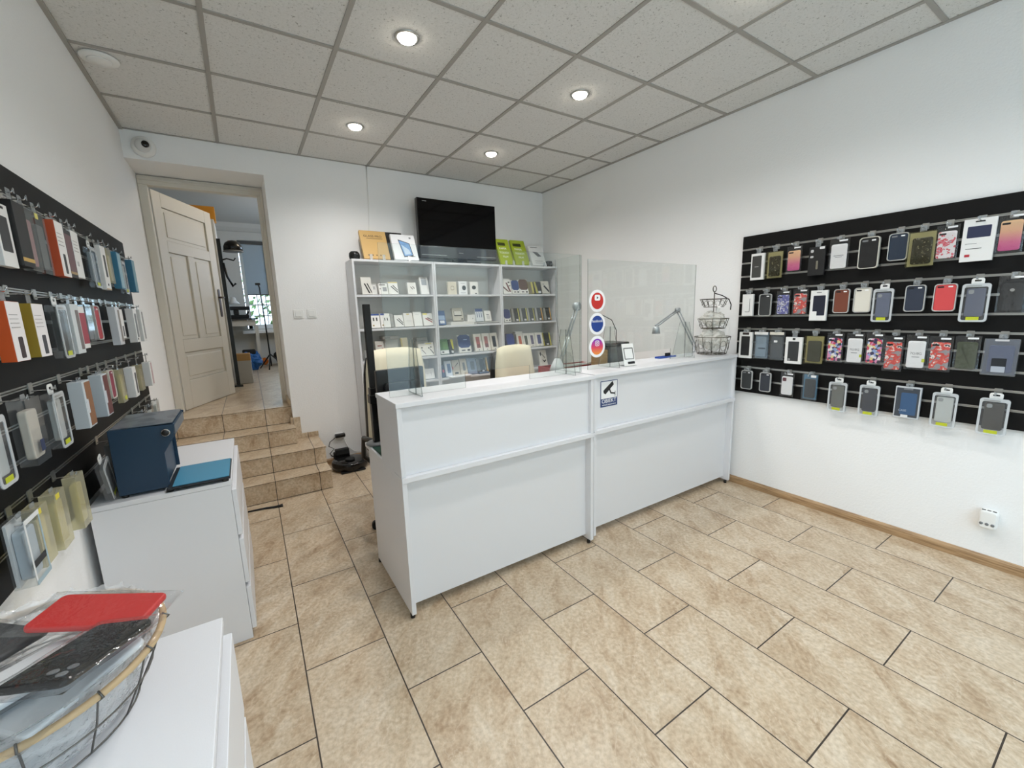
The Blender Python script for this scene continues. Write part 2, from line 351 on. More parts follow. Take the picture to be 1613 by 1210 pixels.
# recess frame
fr = MB(); fr.box((XL + .001, 4.84, UP), (-.545, 4.925, 2.62)); fr.box((.262, 4.84, UP), (.307, 4.925, 2.62)); fr.box((XL + .001, 4.84, 2.62), (.307, 4.925, 2.695))
fr.box((XL + .001, 4.825, 2.655), (.307, 4.84, 2.67)); fr.box((.285, 4.825, UP), (.307, 4.84, 2.66))
struct(fr.build('trim_4', OLDDOOR, bevel=.004))
# window in the back room with roller blind
b = MB(); DARKF = mat('dark_window_frame', (70, 72, 72), .5)
win = MB(); win.box((.10, 9.12, 1.30), (.16, 9.2, 2.86)); win.box((1.08, 9.12, 1.30), (1.15, 9.2, 2.86)); win.box((.10, 9.12, 1.30), (1.15, 9.2, 1.37)); win.box((.10, 9.12, 2.80), (1.15, 9.2, 2.86))
for x in (.28, .42, .56, .74, .92): win.box((x, 9.14, 1.37), (x + .018, 9.17, 2.80))
for z in (1.52, 1.72, 1.95): win.box((.16, 9.14, z), (1.08, 9.17, z + .018))
wn = struct(win.build('window_2', mat('window_frame_white', (225, 227, 228), .4)))
bx('window_glass', (.15, 9.175, 1.35), (1.1, 9.18, 2.82), clear('window_glass', (238, 244, 242), 0, .01), wn)
BLINDM = bpy.data.materials.new('blind_cloth'); BLINDM.use_nodes = True; t_ = BLINDM.node_tree; d_ = N(t_, 'ShaderNodeBsdfDiffuse'); d_.inputs[0].default_value = lin((196, 206, 212)); l_ = N(t_, 'ShaderNodeBsdfTranslucent'); l_.inputs[0].default_value = lin((150, 170, 182)); x_ = N(t_, 'ShaderNodeMixShader'); x_.inputs[0].default_value = .35
t_.links.new(d_.outputs[0], x_.inputs[1]); t_.links.new(l_.outputs[0], x_.inputs[2]); t_.links.new(x_.outputs[0], t_.nodes['Material Output'].inputs[0])
bl = thing('roller_blind', 'pale roller blind half lowered over the back room window', 'blind', (.12, 9.09, 1.92))
bx('blind_cloth', (.03, -.003, 0), (.90, 0, .88), BLINDM, bl)
b = MB(); b.box((-.03, -.02, .87), (.98, .008, .93)); b.box((.36, -.02, 0), (.45, -.004, .87)); b.build('dark_side_rail', DARKF, bl)
bx('bottom_bar', (.03, -.008, -.02), (.90, .004, 0), DARKF, bl)
struct(bx('ground_garden', (-6, 9.5, .2), (9, 16, .3), mat('garden_soil', (96, 100, 78), .9)))
sill = struct(bx('trim_5', (.0, 8.86, 1.22), (1.4, 9.1, 1.27), WPLAST))
# hedge outside the back window
hb = MB(); random.seed(3)
for i in range(900):
    c = Vector((random.uniform(-.6, 2.6), random.uniform(10.6, 11.6), random.uniform(.3, 3.2))); a = Vector((random.gauss(0, 1), random.gauss(0, 1), random.gauss(0, 1))).normalized(); t_ = a.orthogonal().normalized(); r = random.uniform(.05, .11)
    q = a.cross(t_); hb.add([c - t_*r, c + q*r*.5, c + t_*r, c - q*r*.5], [(0, 1, 2, 3)])
hd = hb.build('hedge_foliage', pattern('hedge_leaf', [(.3, (40, 66, 30)), (.5, (74, 104, 48)), (.62, (120, 146, 84))], 3, 'noise', .6, 'LINEAR')); hd['kind'] = 'stuff'; hd['label'] = 'green garden foliage beyond the back room window'; hd['category'] = 'foliage'

# ------------------------------------------------------------------ door, ceiling fittings, wall fittings
ang = math.atan2(5.766 - 4.93, -.151 + .53)
d = MB(); DW, DH = .92, 1.975
for a, c in (((0, 0), (.115, DH)), ((DW - .12, 0), (DW, DH)), ((.115, 0), (DW - .12, .27)), ((.115, .54), (DW - .12, .66)), ((.115, 1.46), (DW - .12, 1.56)), ((.115, 1.85), (DW - .12, DH)), ((.40, .66), (.50, 1.46))):
    d.box((a[0], 0, a[1]), (c[0], .042, c[1]))
door = struct(d.build('door_1', OLDDOOR, loc=(-.535, 4.925, UP + .004), rot=(0, 0, ang), bevel=.003))
P = ((.115, .27, DW - .12, .54), (.115, .66, .40, 1.46), (.50, .66, DW - .12, 1.46), (.115, 1.56, DW - .12, 1.85))
for x0, z0, x1, z1 in P:
    q = MB(); q.box((x0 + .001, .014, z0 + .001), (x1 - .001, .028, z1 - .001)); q.box((x0 + .035, .008, z0 + .035), (x1 - .035, .03, z1 - .035)); q.build('door_panel', OLDDOOR, door, bevel=.006)
BRONZE = mat('dark_bronze', (62, 48, 40), .4, metal=.7)
q = MB(); q.prism(rrect(DW - .055, 1.02, .036, .30, .016), -.006, -.0005); q.tube([(DW - .055, 0, 1.08), (DW - .055, -.05, 1.08), (DW - .09, -.056, 1.08), (DW - .16, -.05, 1.075)], .009); q.build('door_handle', BRONZE, door)
dc = thing('dome_camera', 'white dome security camera above the back room doorway', 'security camera', (-.475, YB - .005, 2.79))
MB().lathe([(.075, 0), (.075, .012), (.066, .03), (.052, .042)], n=32).build('camera_base', WPLAST, dc, rot=(PI/2, 0, 0))
MB().lathe([(.05, .0), (.048, .02), (.036, .038), (.018, .047), (0, .05)], n=28).build('camera_dome', mat('camera_ball', (214, 214, 212), .3), dc, loc=(0, -.035, 0), rot=(PI/2, 0, 0))
MB().lathe([(.024, 0), (.024, .016), (.02, .022), (0, .022)], n=20).build('camera_lens', mat('lens_black', (8, 8, 9), .12), dc, loc=(.016, -.068, 0), rot=(PI/2, 0, .25))
sd = thing('ceiling_plate', 'round white cover plate on the ceiling beside the wall', 'ceiling fixture', (-.49, 3.36, H - .005))
MB().lathe([(.085, 0), (.085, -.006), (.078, -.012), (.05, -.014), (0, -.014)], n=32).build('plate_rim', WPLAST, sd)
MB().lathe([(.055, -.0135), (.05, -.019), (0, -.021)], n=28).build('plate_cap', WPLAST, sd)
where = {(0, 0): 'lit downlight above the doorway steps, nearest the back wall', (0, 1): 'brightest lit downlight, in the tile above the counter corner', (1, 0): 'lit downlight above the television and shelving',
         (1, 1): 'lit downlight above the clear screens, nearer the long white wall', (0, 2): 'lit downlight out of the picture above the drawers', (1, 2): 'lit downlight cut by the top edge of the picture', (0, 3): 'lit downlight by the shop window above the drawers', (1, 3): 'lit downlight by the shop window in the middle of the shop'}
BULB = mat('lit_bulb', (255, 244, 226), .5, emit=45)
for (i, j), lb in where.items():
    x = .909 + 1.207*i; y = 3.582 - 1.213*j
    if (i, j) == (1, 2): x, y = 2.19, 1.225
    t = thing('ceiling_downlight', 'round ' + lb, 'ceiling light', (x, y, H), group='recessed ceiling downlights')
    MB().lathe([(.047, -.001), (.047, -.007), (.062, -.007), (.066, -.002), (.066, .0)], n=32).build('trim_ring', ALU, t)
    MB().lathe([(.046, -.002), (.044, -.014), (.03, -.022), (0, -.025)], n=28).build('bulb', BULB, t)
    l = bpy.data.lights.new('downlight_lamp', 'SPOT'); l.energy = LAMP; l.spot_size = math.radians(150); l.spot_blend = .8; l.shadow_soft_size = .045; l.color = (1, .975, .96)
    lo = bpy.data.objects.new('downlight_lamp', l); COL.objects.link(lo); lo.location = (0, 0, -.045); lo.parent = t
for k, (x, lb) in enumerate(((.456, 'white light switch on the back wall nearer the doorway'), (.569, 'white light switch on the back wall nearer the shelving'))):
    t = thing('light_switch', lb, 'light switch', (x, YB, 1.506), group='wall switches')
    MB().prism(rrect(0, 0, .082, .082, .008), -.009, 0).build('switch_plate', WPLAST, t, bevel=.002)
    MB().prism(rrect(0, 0, .054, .054, .004), -.014, -.009).build('rocker', WPLAST, t, bevel=.0015)
so = thing('wall_socket', 'white socket by the floor with a black plug adapter', 'socket', (.70, YB, .265))
MB().prism(rrect(0, 0, .08, .08, .008), -.01, 0).build('socket_plate', WPLAST, so, bevel=.002)
ad = thing('plug_adapter', 'black power plug adapter in the socket above the robot vacuum', 'charger', (.70, YB - .011, .27))
MB().box((-.045, -.05, 0), (.05, 0, .035)).build('adapter_body', BLACK, ad, bevel=.008)
vac = thing('robot_vacuum', 'black round robot vacuum docked by the steps', 'robot vacuum', (.735, 4.19, 0))
VG = mat('vacuum_gloss_black', (12, 12, 13), .12)
MB().lathe([(.155, .012), (.163, .02), (.165, .045), (.165, .07), (.158, .082), (.14, .086), (0, .088)], n=40).build('body', VG, vac)
MB().lathe([(.045, 0), (.045, .016), (.038, .022), (0, .022)], n=28).build('sensor_turret', MATTE, vac, loc=(.0, -.03, .086))
MB().box((-.11, -.162, .006), (.11, .1, .014)).build('wheel_base', MATTE, vac)
dk = thing('charging_dock', 'black charging dock behind the robot vacuum', 'charging dock', (.70, 4.385, 0))
b = MB(); b.box((-.075, -.02, 0), (.075, .025, .12)); b.box((-.06, -.035, .09), (.07, .02, .15)); b.build('dock_body', MATTE, dk, bevel=.006)
pts = [(.66, 4.385, .275), (.60, 4.37, .24), (.585, 4.36, .20), (.63, 4.35, .17), (.585, 4.34, .13), (.60, 4.35, .10), (.645, 4.37, .07)]
tag(MB().tube(pts, .004).build('adapter_cable', BLACK), 'thin black curly cable from the plug adapter to the dock', 'cable')
tag(MB().tube([(.74, 4.408, .235), (.77, 4.405, .15), (.83, 4.40, .09), (.90, 4.395, .07)], .004).build('wall_cable', WPLAST), 'thin white cable hanging from the socket towards the shelving', 'cable')
tag(MB().tube([(1.194, YB - .004, 2.9), (1.19, YB - .004, 2.6), (1.17, YB - .004, 2.3), (1.165, YB - .004, 2.03)], .004).build('ceiling_cable', WPLAST), 'thin white cable down the back wall above the cardboard box', 'cable')
pts = [(-.13, 3.655, .006), (-.06, 3.648, .006), (0, 3.638, .007), (.05, 3.62, .008), (.085, 3.612, .01), (.105, 3.61, .012)]
t = tag(MB().tube(pts, [.006, .008, .009, .009, .011, .013]).build('black_strap', MATTE), 'short black strap lying on the floor by the lowest step', 'strap')
wa = thing('plug_in_unit', 'white rounded plug-in device low on the wall beside the oak baseboard', 'plug-in device', (XR, .404, .276), -PI/2)
MB().prism(rrect(0, 0, .07, .105, .02, 6), -.055, -.001).build('housing', WPLAST, wa, bevel=.012, seg=3)
for k in (-1, 0, 1):
    MB().box((-.007 + k*.02, -.046, .0515), (.007 + k*.02, -.036, .0535)).build('vent_slot', BLACK, wa)
    MB().lathe([(.0075, 0), (.0075, .003), (0, .003)], n=16).build('vent_hole', GREY, wa, loc=(k*.021, -.0535, -.022), rot=(PI/2, 0, 0))

# ------------------------------------------------------------------ reception counters
def counter(name, label, x0, x1, yf, green):
    t = thing(name, label, 'counter', (0, 0, 0), group='white reception counter units')
    T = .022; zt = 1.08
    for xs, tg in ((x0, -1), (x1 - T, 1)):
        b = MB(); b.box((xs, yf, .03), (xs + T, yf + .60, .705)); b.box((xs, yf, .731), (xs + T, yf + .325, zt - .023)); b.build('side_panel', WHITE, t, bevel=.0012)
    bx('front_panel', (x0 + T, yf + .045, .055), (x1 - T, yf + .063, .705), WHITE, t, .001)
    bx('upper_front_panel', (x0 + T, yf + .02, .731), (x1 - T, yf + .038, zt - .023), WHITE, t, .001)
    bx('counter_top', (x0 - .004, yf - .006, zt - .022), (x1 + .004, yf + .33, zt), WHITE, t, .0015)
    bx('ledge', (x0 - .002, yf - .008, .7055), (x1 + .002, yf + .10, .7305), WHITE, t, .0015)
    bx('desk_top', (x0 + .0, yf + .101, .7055), (x1 - .0, yf + .68, .7305), WHITE, t, .0015)
    for x in (x0 + .011, x1 - .011):
        for y in (yf + .03, yf + .60):
            MB().lathe([(.012, 0), (.012, .02), (.006, .022), (.006, .031)], n=12).build('levelling_foot', BLACK, t, loc=(x, y, 0))
    return t
c1 = counter('reception_counter', 'white reception counter with its open end towards the steps', .53, 1.712, 1.80, 1)
c2 = counter('reception_counter', 'white reception counter with the camera notice, against the wall', 1.738, 3.27, 1.825, 0)
tag(bx('cutting_mat', (.54, 2.14, .7315), (.95, 2.46, .7345), mat('green_mat', (16, 62, 48), .6), bevel=.001), 'dark green mat lying on the staff side of the counter', 'mat')
# CCTV notice
sg = thing('camera_notice', 'small blue and white video surveillance notice stuck on the counter front', 'sign', (1.882, 1.844, .945))
NAVY = mat('notice_blue', (44, 66, 116), .5); INK = mat('print_black', (20, 20, 22), .5); PW = mat('print_white', (240, 241, 242), .5)
bx('sign_plate', (-.073, -.0012, -.082), (.073, 0, .082), NAVY, sg)
bx('white_field', (-.0685, -.0018, -.03), (.0685, -.0012, .0775), PW, sg)
text('OBIEKT', .034, PW, sg, (0, -.0015, -.0475), sx=1.1); text('MONITOROWANY', .0125, PW, sg, (0, -.0015, -.0715), sx=1.12)
q = MB(); rot = lambda p, a: (p[0]*math.cos(a) - p[1]*math.sin(a), p[0]*math.sin(a) + p[1]*math.cos(a))
q.prism([tuple(a + b for a, b in zip(rot(p, .62), (-.005, .037))) for p in ((-.045, -.017), (.045, -.013), (.05, .012), (-.045, .014), (-.052, 0))], -.0026, -.0018)
q.prism([(-.002, .025), (.008, .028), (.018, .006), (.05, .0), (.05, .01), (.054, .01), (.054, -.022), (.05, -.022), (.05, -.009), (.012, -.003)], -.0026, -.0018)
q.build('camera_symbol', INK, sg)

# acrylic screens
def notch_panel(x0, x1, z0, z1, nx0, nx1, nh): return [(x0, z0), (nx0, z0), (nx0, z0 + nh), (nx1, z0 + nh), (nx1, z0), (x1, z0), (x1, z1), (x0, z1)]
def screen(label, x0, x1, y, nx0, nx1, zt, feet, wing):
    t = thing('acrylic_screen', label, 'protective screen', (0, 0, 1.0805), group='clear counter screens')
    q = MB(); q.prism(notch_panel(x0, x1, 0, zt - 1.08, nx0, nx1, .08), y, y + .004, 'y', 0, 1); q.build('screen_panel', [ACRYL, ACRYL_EDGE], t)
    for x in feet:
        q = MB(); q.prism([(y - .085, 0), (y - .0005, 0), (y - .0005, .27), (y - .03, .27)], x - .002, x + .002, 'x', 0, 1)
        q.prism([(y + .0045, 0), (y + .11, 0), (y + .05, .27), (y + .0045, .27)], x - .002, x + .002, 'x', 0, 1); q.build('foot_plate', [ACRYL, ACRYL_EDGE], t)
    if wing:
        q = MB(); q.prism([(y + .0045, 0), (y + .16, 0), (y + .24, .35), (y + .24, zt - 1.08), (y + .0045, zt - 1.08)], wing - .002, wing + .002, 'x', 0, 1); q.build('side_wing', [ACRYL, ACRYL_EDGE], t)
    return t
screen('clear acrylic screen on the counter unit nearer the steps', .55, 1.755, 1.955, .95, 1.36, 1.787, (.68, 1.632), 1.747)
screen('clear acrylic screen carrying three round social media stickers', 1.85, 2.95, 2.0, 2.25, 2.68, 1.773, (2.05, 2.85), None)
# round stickers: on the front face of the second screen
RED = mat('sticker_red', (196, 48, 42), .5)
def sticker(z, label, m):
    t = thing('round_sticker', label, 'sticker', (1.925, 1.9965, z), group='round stickers on the screen')
    MB().prism(circ(0, 0, .07, n=40), -.0016, 0).build('white_disc', PW, t); MB().prism(circ(0, 0, .052, n=40), -.0022, -.0016).build('colour_disc', m, t)
    return t
a = sticker(1.517, 'round red sticker with a white play button', RED)
MB().prism(rrect(0, .02, .048, .036, .01), -.0028, -.0022).build('play_button', PW, a); MB().prism([(-.006, .028), (-.006, .012), (.009, .02)], -.0034, -.0028).build('play_triangle', INK, a)
a = sticker(1.372, 'round blue sticker lettered facebook', mat('sticker_blue', (34, 66, 140), .5))
text('facebook', .0245, PW, a, (0, -.0025, .018))
grad = pattern('gradient_sticker', [(0, (236, 150, 60)), (.45, (222, 70, 90)), (.8, (168, 60, 160)), (1, (120, 70, 190))], (-.05, .05), 'z', .5, 'LINEAR')
a = sticker(1.225, 'round sticker with a pink to orange gradient and camera icon', grad)
MB().ring(rrect(0, .022, .036, .036, .011), rrect(0, .022, .028, .028, .008), -.003, -.0022).ring(circ(0, .022, .009, n=16), circ(0, .022, .0055, n=16), -.003, -.0022).prism(circ(.010, .032, .002, n=8), -.003, -.0022).build('camera_icon', PW, a)

# things on and behind the counters
q = thing('card_stand', 'small white card stand with a black frame on the counter', 'sign', (2.175, 1.955, 1.0805), -.15)
b = MB(); b.prism([(-.0475, 0), (.0475, 0), (.0475, .15), (-.0475, .15)], -.002, .002); b.build('card', WPLAST, q, loc=(0, -.02, .003), rot=(-.25, 0, 0))
MB().ring(rrect(0, 0, .076, .078, .003), rrect(0, 0, .068, .070, .002), -.0032, -.002).build('black_frame', INK, q, loc=(0, -.02 + .0195, .083), rot=(-.25, 0, 0))
MB().prism(rrect(.012, 0, .058, .016, .004), -.0032, -.002).build('black_bar', INK, q, loc=(0, -.02 + .005, .022), rot=(-.25, 0, 0))
bx('stand_foot', (-.05, -.03, 0), (.05, .03, .003), ACRYL, q)
q = thing('pen_tray', 'blue plastic pen tray on the counter by the screen gap', 'tray', (2.735, 2.085, 1.0805), .02)
b = MB(); b.box((-.10, -.022, 0), (.10, .022, .004)); b.box((-.10, -.022, .004), (.10, -.018, .012)); b.box((-.10, .018, .004), (.10, .022, .012)); b.build('tray_body', mat('tray_blue', (58, 92, 178), .4), q)
MB().box((.0, -.008, .004), (.05, .01, .035)).build('clip', BLACK, q, bevel=.005)
# tiered wire basket
t = thing('tiered_wire_basket', 'three-tier wire basket stand full of clear bags beside the wall', 'basket', (3.115, 1.945, 1.0805))
WIRE = mat('basket_wire', (96, 92, 84), .35, metal=.9)
for zb, zr, rb, rr in ((.012, .145, .105, .13), (.21, .285, .085, .11), (.375, .435, .07, .10)):
    b = MB(); b.tube([(rr*math.cos(a), rr*math.sin(a), zr) for a in [i*PI/16 for i in range(32)]], .0032, 6, True)
    b.tube([(rb*math.cos(a), rb*math.sin(a), zb) for a in [i*PI/16 for i in range(32)]], .0028, 6, True)
    for i in range(12):
        a = i*PI/6; b.tube([(rb*math.cos(a), rb*math.sin(a), zb), (rr*math.cos(a), rr*math.sin(a), zr)], .002, 5)
    for i in range(6):
        a = i*PI/6; b.tube([(rb*math.cos(a), rb*math.sin(a), zb), (-rb*math.cos(a), -rb*math.sin(a), zb)], .0018, 5)
        # heart-like scroll in every second side panel
        a2 = i*PI/3 + PI/12; rm = (rb + rr)/2; zc = (zb + zr)/2; s_ = (zr - zb)*.3
        b.tube([(rm*math.cos(a2 + .22*math.cos(q_)), rm*math.sin(a2 + .22*math.cos(q_)), zc + s_*math.sin(q_)) for q_ in [k*PI/5 for k in range(10)]], .0016, 5, True)
    b.build('wire_tier', WIRE, t)
b = MB(); b.tube([(0, 0, .012), (0, 0, .49)], .004, 8); b.tube([(.022*math.cos(a), 0, .512 + .022*math.sin(a)) for a in [i*PI/8 for i in range(16)]], .0035, 7, True); b.build('centre_pole', WIRE, t)
def crumple(name, label, c, rx, ry, rz, seed, m=None, group=None):
    random.seed(seed); bm = bmesh.new(); bmesh.ops.create_icosphere(bm, subdivisions=4, radius=1)
    for v in bm.verts:
        p = v.co.copy(); n_ = noise.noise(p*1.7 + Vector((seed, 0, 0)))*.35 + noise.noise(p*4 + Vector((0, seed, 0)))*.16
        v.co = Vector((p.x*rx, p.y*ry, p.z*rz))*(1 + n_)
    me = bpy.data.meshes.new(name); bm.to_mesh(me); bm.free(); me.materials.append(m or BAGM)
    o = bpy.data.objects.new(name, me); COL.objects.link(o); o.location = c; return tag(o, label, 'plastic bag', group) if label else o
HAZYBAG = clear('cloudy_bag_film', (246, 246, 242), .40, .15, refl=1.8, hazecol=(240, 239, 232), bump=.6, bscale=50)
crumple('plastic_bag', 'crumpled clear bags in the lowest tier of the wire basket', (3.115, 1.945, 1.205), .098, .098, .078, 5, HAZYBAG)
crumple('plastic_bag', 'crumpled clear bags in the middle tier of the wire basket', (3.115, 1.945, 1.36), .085, .085, .062, 9, HAZYBAG)
sp = tag(MB().prism(rrect(0, 0, .08, .05, .006), -.012, .012).build('white_packet', WPLAST, loc=(3.10, 1.90, 1.45), rot=(.2, -.5, .6), bevel=.003), 'small white packet lying across the middle tier of the wire basket', 'packet')
tag(MB().tube([(3.12, 1.945, 1.56), (3.15, 1.90, 1.54), (3.19, 1.87, 1.51), (3.205, 1.86, 1.47), (3.20, 1.86, 1.43)], .004).build('black_cable', BLACK), 'black cable looped over the top tier of the wire basket', 'cable')
# swing-arm lamps behind the screens
LAMPM = mat('lamp_grey_metal', (176, 180, 184), .35, metal=.4)
def arm(b, p, q, r=.006, gap=.014):
    n_ = Vector((0, 1, 0)) * gap
    for s_ in (-1, 1): b.tube([Vector(p) + n_*s_, Vector(q) + n_*s_], r, 8)
t = thing('swing_arm_lamp', 'grey swing-arm lamp bent low behind the screen nearer the steps', 'lamp', (1.855, 2.262, .731))
b = MB(); b.tube([(0, 0, 0), (0, 0, .36)], .012, 10); b.build('base_post', LAMPM, t)
b = MB(); arm(b, (-.03, 0, .35), (.05, 0, .55)); arm(b, (.05, 0, .55), (.115, -.02, .755)); b.build('lamp_arm', LAMPM, t)
MB().lathe([(.03, 0), (.03, .03), (.0, .03)], n=18).build('joint', LAMPM, t, loc=(.115, -.005, .757), rot=(PI/2, 0, 0))
MB().lathe([(.012, .05), (.02, .05), (.045, .0), (.055, -.03), (.052, -.03)], n=24).build('lamp_shade', mat('lamp_white', (206, 210, 212), .35), t, loc=(-.07, -.03, .36))
t = thing('swing_arm_lamp', 'grey swing-arm lamp folded over beside the wire basket', 'lamp', (3.235, 2.20, .731))
b = MB(); b.tube([(.03, 0, 0), (.03, 0, .40)], .012, 10); b.build('base_post', LAMPM, t)
b = MB(); arm(b, (.03, 0, .40), (-.035, .13, .705)); arm(b, (-.035, .13, .705), (-.345, .10, .585)); b.build('lamp_arm', LAMPM, t)
MB().lathe([(.022, 0), (.022, .03), (.0, .03)], n=18).build('joint', LAMPM, t, loc=(-.035, .145, .705), rot=(PI/2, 0, 0))
MB().lathe([(.012, .06), (.024, .055), (.034, .0), (.03, .0)], n=20).build('lamp_head', LAMPM, t, loc=(-.35, .10, .52))
# printer, box, red tray behind the second counter
t = thing('receipt_printer', 'dark grey desktop printer behind the card stand', 'printer', (2.36, 2.30, .731))
bx('body', (-.10, -.09, 0), (.10, .10, .46), mat('printer_grey', (84, 85, 86), .5), t, .012); bx('top_cover', (-.105, -.095, .4605), (.105, .10, .485), BLACK, t, .008)
tag(MB().tube([(2.42, 2.30, 1.215), (2.43, 2.31, 1.30), (2.40, 2.33, 1.38), (2.33, 2.36, 1.42)], .003).build('printer_cable', BLACK), 'thin black cable rising from the dark desktop printer', 'cable')
t = thing('red_tray', 'long red storage tray on the desk behind the counters', 'tray', (2.015, 2.41, .731), -.02)
b = MB(); b.box((-.2, -.085, 0), (.22, .085, .006)); b.box((-.2, -.085, .006), (.22, -.079, .33)); b.box((-.2, .079, .006), (.22, .085, .33)); b.box((-.2, -.079, .006), (-.194, .079, .33)); b.box((.214, -.079, .006), (.22, .079, .33))
b.build('tray_body', mat('tray_red', (150, 26, 26), .45), t)
bx('tray_rim', (-.205, -.09, .3305), (.225, -.075, .345), WPLAST, t)
t = tag(bx('cardboard_box', (2.14, 2.20, .731), (2.23, 2.28, 1.17), mat('cardboard', (176, 140, 92), .8), bevel=.003), 'small brown cardboard carton beside the red tray', 'box')
crumple('plastic_bag', 'clear crumpled bag on top of the red tray by the lamp', (1.98, 2.38, 1.12), .05, .05, .045, 13)
# monitor, boom stand, keyboard side
t = thing('desk_monitor', 'black computer monitor seen from behind at the counter end', 'monitor', (.695, 2.245, .731), .08)
b = MB(); b.prism(rrect(0, .295, .27, .31, .008), -.015, .015); b.prism(rrect(0, .28, .20, .2, .02), -.04, -.014); b.build('screen_back', BLACK, t, bevel=.004)
b = MB(); b.box((-.03, -.03, .012), (.03, .0, .2)); b.prism(rrect(0, 0, .22, .16, .02), .0, .012, 'z'); b.build('monitor_stand', BLACK, t)
t = thing('boom_stand', 'tall black pole stand on the counter end by the steps', 'stand', (.585, 2.40, .735))
MB().lathe([(.065, 0), (.065, .008), (.055, .014), (0, .014)], n=28).build('round_base', GREY, t)
b = MB(); b.box((-.024, -.022, .0145), (.024, .022, .33)); b.build('column', BLACK, t, bevel=.004)
b = MB(); b.box((-.018, -.016, .3305), (.018, .016, .795)); b.build('upper_column', MATTE, t, bevel=.003)
b = MB(); b.box((-.03, -.028, .24), (.03, .028, .29)); b.box((.03, -.02, .22), (.075, .02, .31)); b.build('clamp_collar', BLACK, t, bevel=.004)
# chairs
CREAM = mat('cream_leather', (226, 218, 192), .5, bump=.1, bscale=150)
def chair(label, loc, rz):
    t = thing('office_chair', label, 'office chair', loc, rz, group='cream office chairs')
    # backrest: thick cushion, curved; faces +y away from the counters? the front of the chair faces -y
    bm = MB(); n_, k = 10, 12
    def cushion(w, z0, z1, y0, y1, curve):
        vs = []; fs = []
        for side in (0, 1):
            for i in range(k + 1):
                for j in range(n_ + 1):
                    u = j/n_*2 - 1; v = i/k
                    ww = w*(1 - .10*v - .16*max(0, v - .8)**1.2*4); z = z0 + (z1 - z0)*v - .02*(abs(u)**3)*(1 if v > .6 else 0)
                    y = (y0 if side == 0 else y1) + curve*u*u - .05*math.sin(v*PI)*(1 if side == 0 else .5)
                    if i in (0, k) or j in (0, n_): y = (y0 + y1)/2 + curve*u*u + (-1 if side == 0 else 1)*.012
                    vs.append((u*ww/2, y, z))
        st_ = (k+1)*(n_+1)
        for side in (0, 1):
            for i in range(k):
                for j in range(n_):
                    a = side*st_ + i*(n_+1) + j; fs.append((a, a+1, a+n_+2, a+n_+1) if side == 0 else (a, a+n_+1, a+n_+2, a+1))
        rim = [j for j in range(n_+1)] + [i*(n_+1)+n_ for i in range(1, k+1)] + [k*(n_+1)+j for j in range(n_-1, -1, -1)] + [i*(n_+1) for i in range(k-1, 0, -1)]
        for a, b_ in zip(rim, rim[1:] + rim[:1]): fs.append((a, b_, b_ + st_, a + st_))
        return MB().add(vs, fs, 0, True)
    cushion(.47, .52, 1.24, .16, .22, -.03).build('backrest', CREAM, t)
    cushion(.46, .53, 1.20, .222, .285, -.03).build('back_shell', BLACK, t)
    MB().prism(rrect(0, -.02, .48, .46, .08, 6), .42, .50, 'z').build('seat', CREAM, t, bevel=.03, seg=3)
    for s_ in (-1, 1):
        MB().tube([(s_*.23, .15, .46), (s_*.29, .14, .52), (s_*.29, .10, .66), (s_*.29, -.12, .68), (s_*.28, -.16, .60), (s_*.23, -.12, .45)], .017, 8).build('armrest', BLACK, t)
    MB().tube([(0, 0, .1), (0, 0, .42)], .028, 12).build('gas_column', BLACK, t)
    b = MB()
    for i in range(5):
        a = i*2*PI/5 + .3; b.tube([(0, 0, .12), (.28*math.cos(a), .28*math.sin(a), .075)], [.028, .016], 8)
    b.build('star_base', BLACK, t)
    for i in range(5):
        a = i*2*PI/5 + .3; MB().lathe([(.028, -.02), (.028, .02)], n=14).build('caster', MATTE, t, loc=(.28*math.cos(a), .28*math.sin(a), .028), rot=(PI/2, 0, a))
    return t
chair('cream office chair behind the black monitor at the counter end', (.90, 2.76, 0), .12)
ch2 = chair('cream office chair in the middle, in front of the shelving', (1.90, 2.735, 0), .24); ch2.scale = (1, 1, .965)

# ------------------------------------------------------------------ drawer chests on the left and what stands on them
def chest(label, y0, y1):
    x0, x1, zt = -.575, -.125, .775
    t = thing('drawer_chest', label, 'chest of drawers', (0, 0, 0), group='white three-drawer chests')
    b = MB(); b.box((x0, y0, 0), (x1, y0 + .018, zt - .021)); b.box((x0, y1 - .018, 0), (x1, y1, zt - .021)); b.box((x0, y0 + .018, .02), (x0 + .008, y1 - .018, zt - .021)); b.box((x0 + .008, y0 + .018, .03), (x1 - .01, y1 - .018, .045))
    b.build('carcass', WHITE, t, bevel=.0012)
    bx('chest_top', (x0, y0 - .001, zt - .02), (x1 + .006, y1 + .001, zt), WHITE, t, .0015)
    for k in range(3):
        z0 = .045 + k*.236
        dr = bx('drawer', (x1 + .001, y0 + .004, z0), (x1 + .019, y1 - .004, z0 + .214), WHITE, t, .0015)
        bx('drawer_pull_lip', (x1 - .012, y0 + .02, z0 + .195), (x1 + .0005, y1 - .02, z0 + .213), WHITE, dr)
    return t
chest('white chest of drawers under the blue machine', 2.13, 2.92)
chest('white chest of drawers under the round basket of bagged cases', .34, 1.12)
